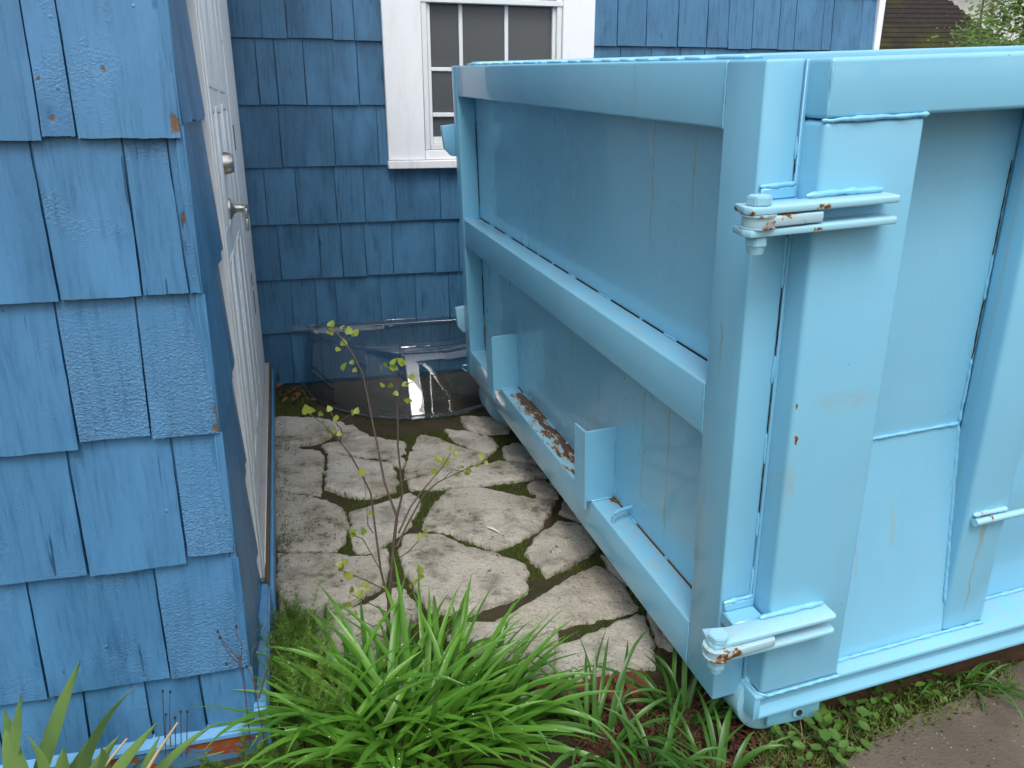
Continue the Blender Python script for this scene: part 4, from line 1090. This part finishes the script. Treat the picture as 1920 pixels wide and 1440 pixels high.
# feathery weeds along the skirt
v = []; f = []
def sprig(b, h, spread, lean):
    n = random.randint(14, 22)
    for k in range(n):
        s = (k + 1) / n; p = b + lean * s * h + Vector((0, 0, h * s))
        for q in range(7):
            a = random.uniform(0, 6.28); L = spread * (1.1 - .75 * s) * random.uniform(.6, 1.2)
            e = p + Vector((math.cos(a) * L, math.sin(a) * L, L * random.uniform(.2, .9)))
            sd_ = Vector((-math.sin(a), math.cos(a), 0)) * .0011; i = len(v); v.extend([p - sd_, p + sd_, e]); f.append((i, i + 1, i + 2))
    i = len(v); t_ = b + lean * h + Vector((0, 0, h)); v.extend([b - HX * .0015, b + HX * .0015, t_]); f.append((i, i + 1, i + 2))
for k in range(105):
    y = random.uniform(1.62, 2.12); x = -.135 + abs(random.gauss(0, .045)) + (2.1 - y) * .05
    sprig(world_of(x, y, -.01), random.uniform(.07, .19) * (1.15 if y < 1.95 else .7), .042, Vector((random.gauss(0, .3), random.gauss(0, .3), 0)))
for k in range(26):
    x = random.uniform(-.34, .0); sprig(world_of(x, random.uniform(1.50, 1.60), -.01), random.uniform(.03, .09), .03, Vector((random.gauss(0, .4), random.gauss(0, .4), 0)))
tag(from_py('feathery_weeds', v, f, M_FERN, None, 0), 'fine feathery green weeds growing along the foot of the blue skirt board', 'weeds', None, 'stuff')

# moss and small grass in the stone joints
def in_stone(x, y): return any(inpoly(x, y, P) for P in STONE_W)
DB_A = MD @ D(W, 0, 0); DB_B = MD @ D(0, 0, 0)
v = []; f = []; mv = []; mf = []
cnt = 0; tries = 0
while cnt < 6500 and tries < 60000:
    tries += 1
    hx_ = random.uniform(-.2, 1.25); hy_ = random.uniform(1.55, 4.35); P = world_of(hx_, hy_, 0)
    if hy_ > 3.55 and abs(hx_ - .58) < .62 : continue
    if mn.noise(P * 2.6 + Vector((3, 1, 0))) < -.16: continue
    if in_stone(P.x, P.y): continue
    cnt += 1
    g_ = mn.noise(P * 3.1); h = random.uniform(.004, .014) * (1 + max(0, g_) * 1.5)
    for q in range(2):
        a = random.uniform(0, 6.28); b = P + Vector((random.uniform(-.006, .006), random.uniform(-.006, .006), -.016)); sd_ = Vector((math.cos(a), math.sin(a), 0)) * .0014
        i = len(v); v.extend([b - sd_, b + sd_, b + Vector((random.gauss(0, .007), random.gauss(0, .007), h + .012))]); f.append((i, i + 1, i + 2))
    if cnt % 3 == 0:
        bm_r = random.uniform(.009, .022); i0 = len(mv); n = 7
        for k in range(n): a = 6.283 * k / n; mv.append(P + Vector((math.cos(a) * bm_r, math.sin(a) * bm_r, -.024)))
        for k in range(n): a = 6.283 * k / n; mv.append(P + Vector((math.cos(a) * bm_r * .6, math.sin(a) * bm_r * .6, -.013)))
        mv.append(P + Vector((0, 0, -.010)))
        for k in range(n): mf.append((i0 + k, i0 + (k + 1) % n, i0 + n + (k + 1) % n, i0 + n + k)); mf.append((i0 + n + k, i0 + n + (k + 1) % n, i0 + 2 * n))
tag(from_py('joint_grass', v, f, M_GRASS, None, 0), 'tiny grass growing in the joints between the paving stones', 'grass', None, 'stuff')
tag(from_py('joint_moss', mv, mf, M_MOSS, None, 60), 'moss cushions in the joints between the paving stones', 'moss', None, 'stuff')
# little sprouts along the wall side of the path
v = []; f = []
for k in range(420):
    y = random.uniform(2.1, 4.2); x = -.16 - (y - 2.1) * .022 + abs(random.gauss(0, .03)); b = world_of(x, y, -.01); h = random.uniform(.012, .05)
    if random.random() < .4: 
        yy = random.choice((2.72, 2.95, 3.5, 2.62)); b = world_of(random.uniform(-.16, .10), yy + random.gauss(0, .03), -.008); h = random.uniform(.01, .03)
    t_ = b + Vector((random.gauss(0, .008), random.gauss(0, .008), h)); sd_ = HX * .0009; i = len(v); v.extend([b - sd_, b + sd_, t_]); f.append((i, i + 1, i + 2))
    for q in range(3):
        e = t_ + Vector((random.gauss(0, .005), random.gauss(0, .005), random.uniform(-.004, .006))); i = len(v); v.extend([t_, e + HX * .0016, e - HX * .0016 + Vector((0, 0, .003))]); f.append((i, i + 1, i + 2))
tag(from_py('wall_sprouts', v, f, M_GRASS, None, 0), 'tiny dark sprouts along the skirt board beside the stones', 'sprouts', None, 'stuff')

# ground cover and mulch on the right
v = []; f = []
for k in range(5200):
    px = random.uniform(1130, 1900); lo = 1440 - (px - 1400) * .36 if px > 1400 else 1475
    py = random.uniform(1265 if px < 1400 else 1380 - (px - 1400) * .33, max(lo + 45, 1290))
    P = ground(px, py); P.z = 0
    if in_stone(P.x, P.y): continue
    n_ = mn.noise(P * 6)
    if px < 1420 and n_ < .05: continue
    a = random.uniform(0, 6.28); L = random.uniform(.010, .035); h = random.uniform(.006, .03); b = P + Vector((0, 0, -.012))
    sd_ = Vector((-math.sin(a), math.cos(a), 0)) * random.uniform(.0015, .004); e = b + Vector((math.cos(a) * L, math.sin(a) * L, h))
    m_ = b.lerp(e, .55) + Vector((0, 0, .004)); i = len(v); v.extend([b, m_ - sd_, e, m_ + sd_]); f.append((i, i + 1, i + 2, i + 3))
tag(from_py('ground_cover', v, f, M_GRASS, None, 0), 'low green ground cover along the edge of the brown driveway', 'ground cover', None, 'stuff')
v = []; f = []
for k in range(1500):
    px = random.uniform(1080, 1560); py = random.uniform(1290, 1475); P = ground(px, py); P.z = random.uniform(-.018, .004)
    if in_stone(P.x, P.y): continue
    a = random.uniform(0, 6.28); L = random.uniform(.008, .026); wd = random.uniform(.0015, .005); d = Vector((math.cos(a), math.sin(a), random.gauss(0, .25))) * L; s_ = Vector((-math.sin(a), math.cos(a), random.gauss(0, .3))) * wd
    i = len(v); up = Vector((0, 0, .003)); v.extend([P - d - s_, P + d - s_, P + d + s_, P - d + s_, P - d * .8 + up, P + d * .8 + up]); f.extend([(i, i + 1, i + 5, i + 4), (i + 3, i + 4, i + 5, i + 2), (i, i + 4, i + 3), (i + 1, i + 2, i + 5)])
tag(from_py('bark_mulch', v, f, M_MULCH, None, 0), 'dark red bark mulch between the daylilies and the dumpster', 'mulch', None, 'stuff')

def weed(px, py, n, size, label, hgt=.05):
    g = ground(px, py); root = empty('broad_leaf_weed', (g.x, g.y, 0)); tag(root, label, 'weed', 'broad leaved weeds along the driveway')
    for k in range(n):
        a = random.uniform(0, 6.28); r = random.uniform(.008, .055); h = random.uniform(.012, hgt) * (1.2 - r * 8)
        c = Vector((g.x + math.cos(a) * r, g.y + math.sin(a) * r, max(.008, h))); L = size * random.uniform(.6, 1.15)
        d = Vector((math.cos(a), math.sin(a), random.uniform(-.25, .45))).normalized(); s_ = Vector((-math.sin(a), math.cos(a), random.gauss(0, .2)))
        w_ = L * random.uniform(.24, .34); v = [c, c + d * L * .3 - s_ * w_ + Vector((0, 0, .002)), c + d * L * .7 - s_ * w_ * .85, c + d * L, c + d * L * .7 + s_ * w_ * .85, c + d * L * .3 + s_ * w_ + Vector((0, 0, .002)), c + d * L * .5 - Vector((0, 0, .003))]
        f = [(0, 1, 6), (1, 2, 6), (2, 3, 6), (3, 4, 6), (4, 5, 6), (5, 0, 6)]
        st = Vector((g.x, g.y, -.01)); i = 7; v += [st - s_ * .0012, st + s_ * .0012]; f.append((7, 8, 0))
        leaf_part(root, v, f, M_WEED)
WD = [(1540, 1400, 11, .034, 'broad leaved weed at the corner of the driveway, lowest and largest leaved'),
      (1590, 1365, 10, .026, 'weed between the wheel and the driveway edge, near the bottom'), (1640, 1340, 10, .024, 'weed halfway along the frame at the driveway edge'),
      (1690, 1322, 9, .022, 'weed under the plank, right of the middle one'), (1730, 1305, 8, .020, 'small weed left of the grass tuft'), (1560, 1440, 8, .028, 'weed at the bottom edge beside the driveway'),
      (1460, 1420, 8, .022, 'weed below the dumpster wheel'), (1620, 1310, 8, .02, 'shaded weed against the dark plank')]
for q in WD: weed(q[0], q[1], int(q[2] * 1.7), q[3] * 1.3, q[4], .065)

# dry leaves in the inside corner and loose bits on the stones
LF = [(545, 740), (560, 748), (530, 745), (575, 752), (552, 756), (538, 757), (568, 741), (585, 758), (525, 732), (556, 734)]
LAB = ['curled brown dead leaf in the inside corner of the blue walls']
for q, (px, py) in enumerate(LF):
    g = ground(px, py); c = Vector((g.x, g.y, .012 + .006 * (q % 3))); a = random.uniform(0, 6.28); L = random.uniform(.03, .05); d = Vector((math.cos(a), math.sin(a), random.gauss(0, .3))); s_ = Vector((-math.sin(a), math.cos(a), .2)); wv = L * .4
    v = [c - d * L * .6, c - d * L * .1 - s_ * wv + Vector((0, 0, .012)), c + d * L * .35 - s_ * wv * .7 + Vector((0, 0, .006)), c + d * L * .8, c + d * L * .35 + s_ * wv * .7 + Vector((0, 0, .008)), c - d * L * .1 + s_ * wv + Vector((0, 0, .012)), c]
    tag(from_py('dry_leaf', v, [(0, 1, 6), (1, 2, 6), (2, 3, 6), (3, 4, 6), (4, 5, 6), (5, 0, 6)], M_DRYLEAF), LAB[0], 'leaf', 'dead leaves in the wall corner')
A = ground(913, 987, .008); B = ground(938, 999, .008)
v = []; f = []; tube(v, f, [A, A.lerp(B, .5) + Vector((0, 0, .003)), B], [.002, .004, .001], 6)
tag(from_py('wood_splinter', v, f, M_WHITE), 'white splinter lying on the large grey flagstone', 'splinter')
for (a, b, lab) in [((1190, 1400), (1212, 1412), 'pale straw lying in the red mulch'), ((1500, 1345), (1505, 1385), 'pale dry stem beside the weeds below the wheel')]:
    A = ground(*a, .012); B = ground(*b, .010); v = []; f = []; tube(v, f, [A, B], [.0016, .0012], 5); tag(from_py('straw', v, f, M_STRAW), lab, 'straw')
v = []; f = []
for k in range(120):
    if k < 35: P = ground(random.uniform(1560, 1910), random.uniform(1275, 1440)); P.z = .006
    else:
        P = world_of(random.uniform(-.15, 1.0), random.uniform(1.9, 3.6), .004)
        if in_stone(P.x, P.y): P.z = .014
    r_ = random.uniform(.001, .003); i = len(v); a = random.uniform(0, 6.28); d = Vector((math.cos(a), math.sin(a), 0)) * r_ * random.uniform(1, 3); s_ = Vector((-math.sin(a), math.cos(a), 0)) * r_
    v.extend([P - d - s_, P + d - s_ * .6, P + d * .8 + s_, P - d * .7 + s_, P + Vector((0, 0, r_ * .8))]); f.extend([(i, i + 1, i + 4), (i + 1, i + 2, i + 4), (i + 2, i + 3, i + 4), (i + 3, i, i + 4)])
tag(from_py('litter', v, f, M_MULCH, None, 0), 'scattered dark crumbs of bark and grit on the driveway and stones', 'litter', None, 'stuff')
# drops on the big clump
v = []; f = []
bm = bmesh.new(); bmesh.ops.create_icosphere(bm, subdivisions=1, radius=1); bm.verts.ensure_lookup_table(); sv = [q.co.copy() for q in bm.verts]; sf = [[q.index for q in fc.verts] for fc in bm.faces]; bm.free()
for p in DROPS:
    r = random.uniform(.0008, .0017); i = len(v); v.extend([p + s * r for s in sv]); f.extend([tuple(i + k for k in fc) for fc in sf])
tag(from_py('water_drops', v, f, M_DROP, None, 80), 'water drops on the daylily leaves', 'drops', None, 'stuff')

# ================================================================== BEYOND: neighbour's roof, shrubs
EA = at_depth(1560, 100, 13.0); EB = at_depth(1893, 52, 13.0)
gar = empty('neighbour_garage', (6.5, 13.0, 0)); tag(gar, 'neighbour garage with dark mossy shingle roof beyond the blue house', 'garage')
gx, gy = Vector((1, .05, 0)).normalized(), Vector((-.05, 1, 0)).normalized(); G0 = Vector((0, 0, 0))
ex = EB.x - 6.5
v = []; f = []; nC = 46; z0_, z1_ = EB.z - .35, EB.z + 3.2; dpt = 4.2
for k in range(nC):
    s0, s1 = k / nC, (k + 1) / nC; zA, zB = z0_ + (z1_ - z0_) * s0, z0_ + (z1_ - z0_) * s1; yA, yB = dpt * s0, dpt * s1
    a0, a1 = -7.0, ex + .15 - 1.9 * s0 * 1.25
    i = len(v); v.extend([gx * a0 + gy * yA + Vector((0, 0, zA + .016)), gx * a1 + gy * yA + Vector((0, 0, zA + .016)), gx * a1 + gy * yB + Vector((0, 0, zB)), gx * a0 + gy * yB + Vector((0, 0, zB)), gx * a0 + gy * yA + Vector((0, 0, zA - .004)), gx * a1 + gy * yA + Vector((0, 0, zA - .004))])
    f.extend([(i, i + 1, i + 2, i + 3), (i + 4, i + 5, i + 1, i)])
tag(from_py('roof', v, f, M_ROOF, gar, 0), None, None, None, 'stuff')
box('wall', (-7.0, .4, 0), (ex - .2, 5, z0_ + .1), M_SIDING, gar, 0)
box('wall', (ex + .1, 2.5, 0), (ex + 4, 9, z0_ + 1.6), M_SIDING, gar, 0)

def shrub(name, label, c, rx, ry, rz, n, mat, size, cat='shrub', trunk=True):
    root = empty(name, (c[0], c[1], 0)); tag(root, label, cat, 'trees and shrubs beyond the dumpster')
    v = []; f = []; cl = [Vector((random.gauss(0, .5) * rx, random.gauss(0, .5) * ry, random.gauss(0, .5) * rz)) for _ in range(28)]
    for k in range(n):
        o = random.choice(cl); p = o + Vector((random.gauss(0, .2) * rx, random.gauss(0, .2) * ry, random.gauss(0, .2) * rz)) + Vector((0, 0, c[2]))
        d = Vector((random.gauss(0, 1), random.gauss(0, 1), random.gauss(0, .6))).normalized(); s_ = d.orthogonal().normalized(); L = size * random.uniform(.6, 1.3)
        i = len(v); v.extend([p, p + d * L * .5 + s_ * L * .28, p + d * L, p + d * L * .5 - s_ * L * .28]); f.append((i, i + 1, i + 2, i + 3))
    from_py('crown', v, f, mat, root, 0)
    v = []; f = []; tube(v, f, [Vector((0, 0, 0)), Vector((.03, 0, c[2] * .5)), Vector((0, .02, c[2]))], [.06, .045, .02], 8); from_py('trunk', v, f, M_BARK, root)
    return root
sA = at_depth(1900, 40, 10.0); shrub('leafy_shrub', 'bright green leafy tree at the upper right corner beside the mossy roof', (sA.x + .15, sA.y, sA.z + .1), .7, .6, .6, 3600, M_TREELEAF, .07, 'tree')
sB = at_depth(1890, 88, 8.5); shrub('leafy_shrub', 'low light green shrub showing just above the dumpster rim at the right', (sB.x + .1, sB.y, sB.z - .02), .55, .3, .20, 1800, M_TREELEAF, .05)
sD = at_depth(1822, 84, 8.3); shrub('leafy_shrub', 'small sprig of shrub just over the dumpster rim in front of the mossy roof', (sD.x, sD.y, sD.z - .05), .12, .1, .05, 150, M_TREELEAF, .04)
sC = at_depth(1845, -8, 15.5); shrub('red_leaved_tree', 'dark red leaved tree behind the mossy roof', (sC.x, sC.y, sC.z + .2), .45, .4, .35, 900, M_REDLEAF, .07, 'tree')

# across the street behind the viewer (seen in the reflections)
nb = empty('neighbour_house', (2.5, -15, 0)); tag(nb, 'pale house with grey gable roof across the street', 'house')
box('wall', (0, -7, 0), (8, 0, 4.6), M_SIDING, nb, .01)
v = [(-.3, .4, 4.5), (8.3, .4, 4.5), (8.3, -3.5, 7.2), (-.3, -3.5, 7.2), (-.3, -7.4, 4.5), (8.3, -7.4, 4.5)]
from_py('roof', v, [(0, 1, 2, 3), (3, 2, 5, 4)], M_GREYROOF, nb, 0)
for x in (1.0, 3.4, 5.8):
    for z in (1.0, 3.0): box('window', (x, -.02, z), (x + 1.0, .03, z + 1.3), M_PANE, nb, .01)
def big_tree(x, y, h, r, label):
    root = empty('street_tree', (x, y, 0)); tag(root, label, 'tree', 'street trees across the road')
    v = []; f = []
    cl = []
    for _ in range(34):
        a = random.uniform(0, 6.28); q = r * math.sqrt(random.random()); cl.append(Vector((q * math.cos(a), q * math.sin(a), h * random.uniform(.45, 1))))
    for k in range(3800):
        p = random.choice(cl) + Vector((random.gauss(0, .45), random.gauss(0, .45), random.gauss(0, .4)))
        d = Vector((random.gauss(0, 1), random.gauss(0, 1), random.gauss(0, .6))).normalized(); s_ = d.orthogonal().normalized(); L = .28
        i = len(v); v.extend([p, p + d * L * .5 + s_ * L * .3, p + d * L, p + d * L * .5 - s_ * L * .3]); f.append((i, i + 1, i + 2, i + 3))
    from_py('crown', v, f, M_TREELEAF, root, 0)
    v = []; f = []; tube(v, f, [Vector((0, 0, 0)), Vector((.1, 0, h * .4)), Vector((0, .1, h * .75))], [.22, .17, .07], 10); from_py('trunk', v, f, M_BARK, root)
big_tree(-5.5, -12, 7.5, 2.4, 'leafy street tree left of the pale house across the road')
big_tree(13.5, -11, 8.0, 2.6, 'leafy street tree right of the pale house across the road')
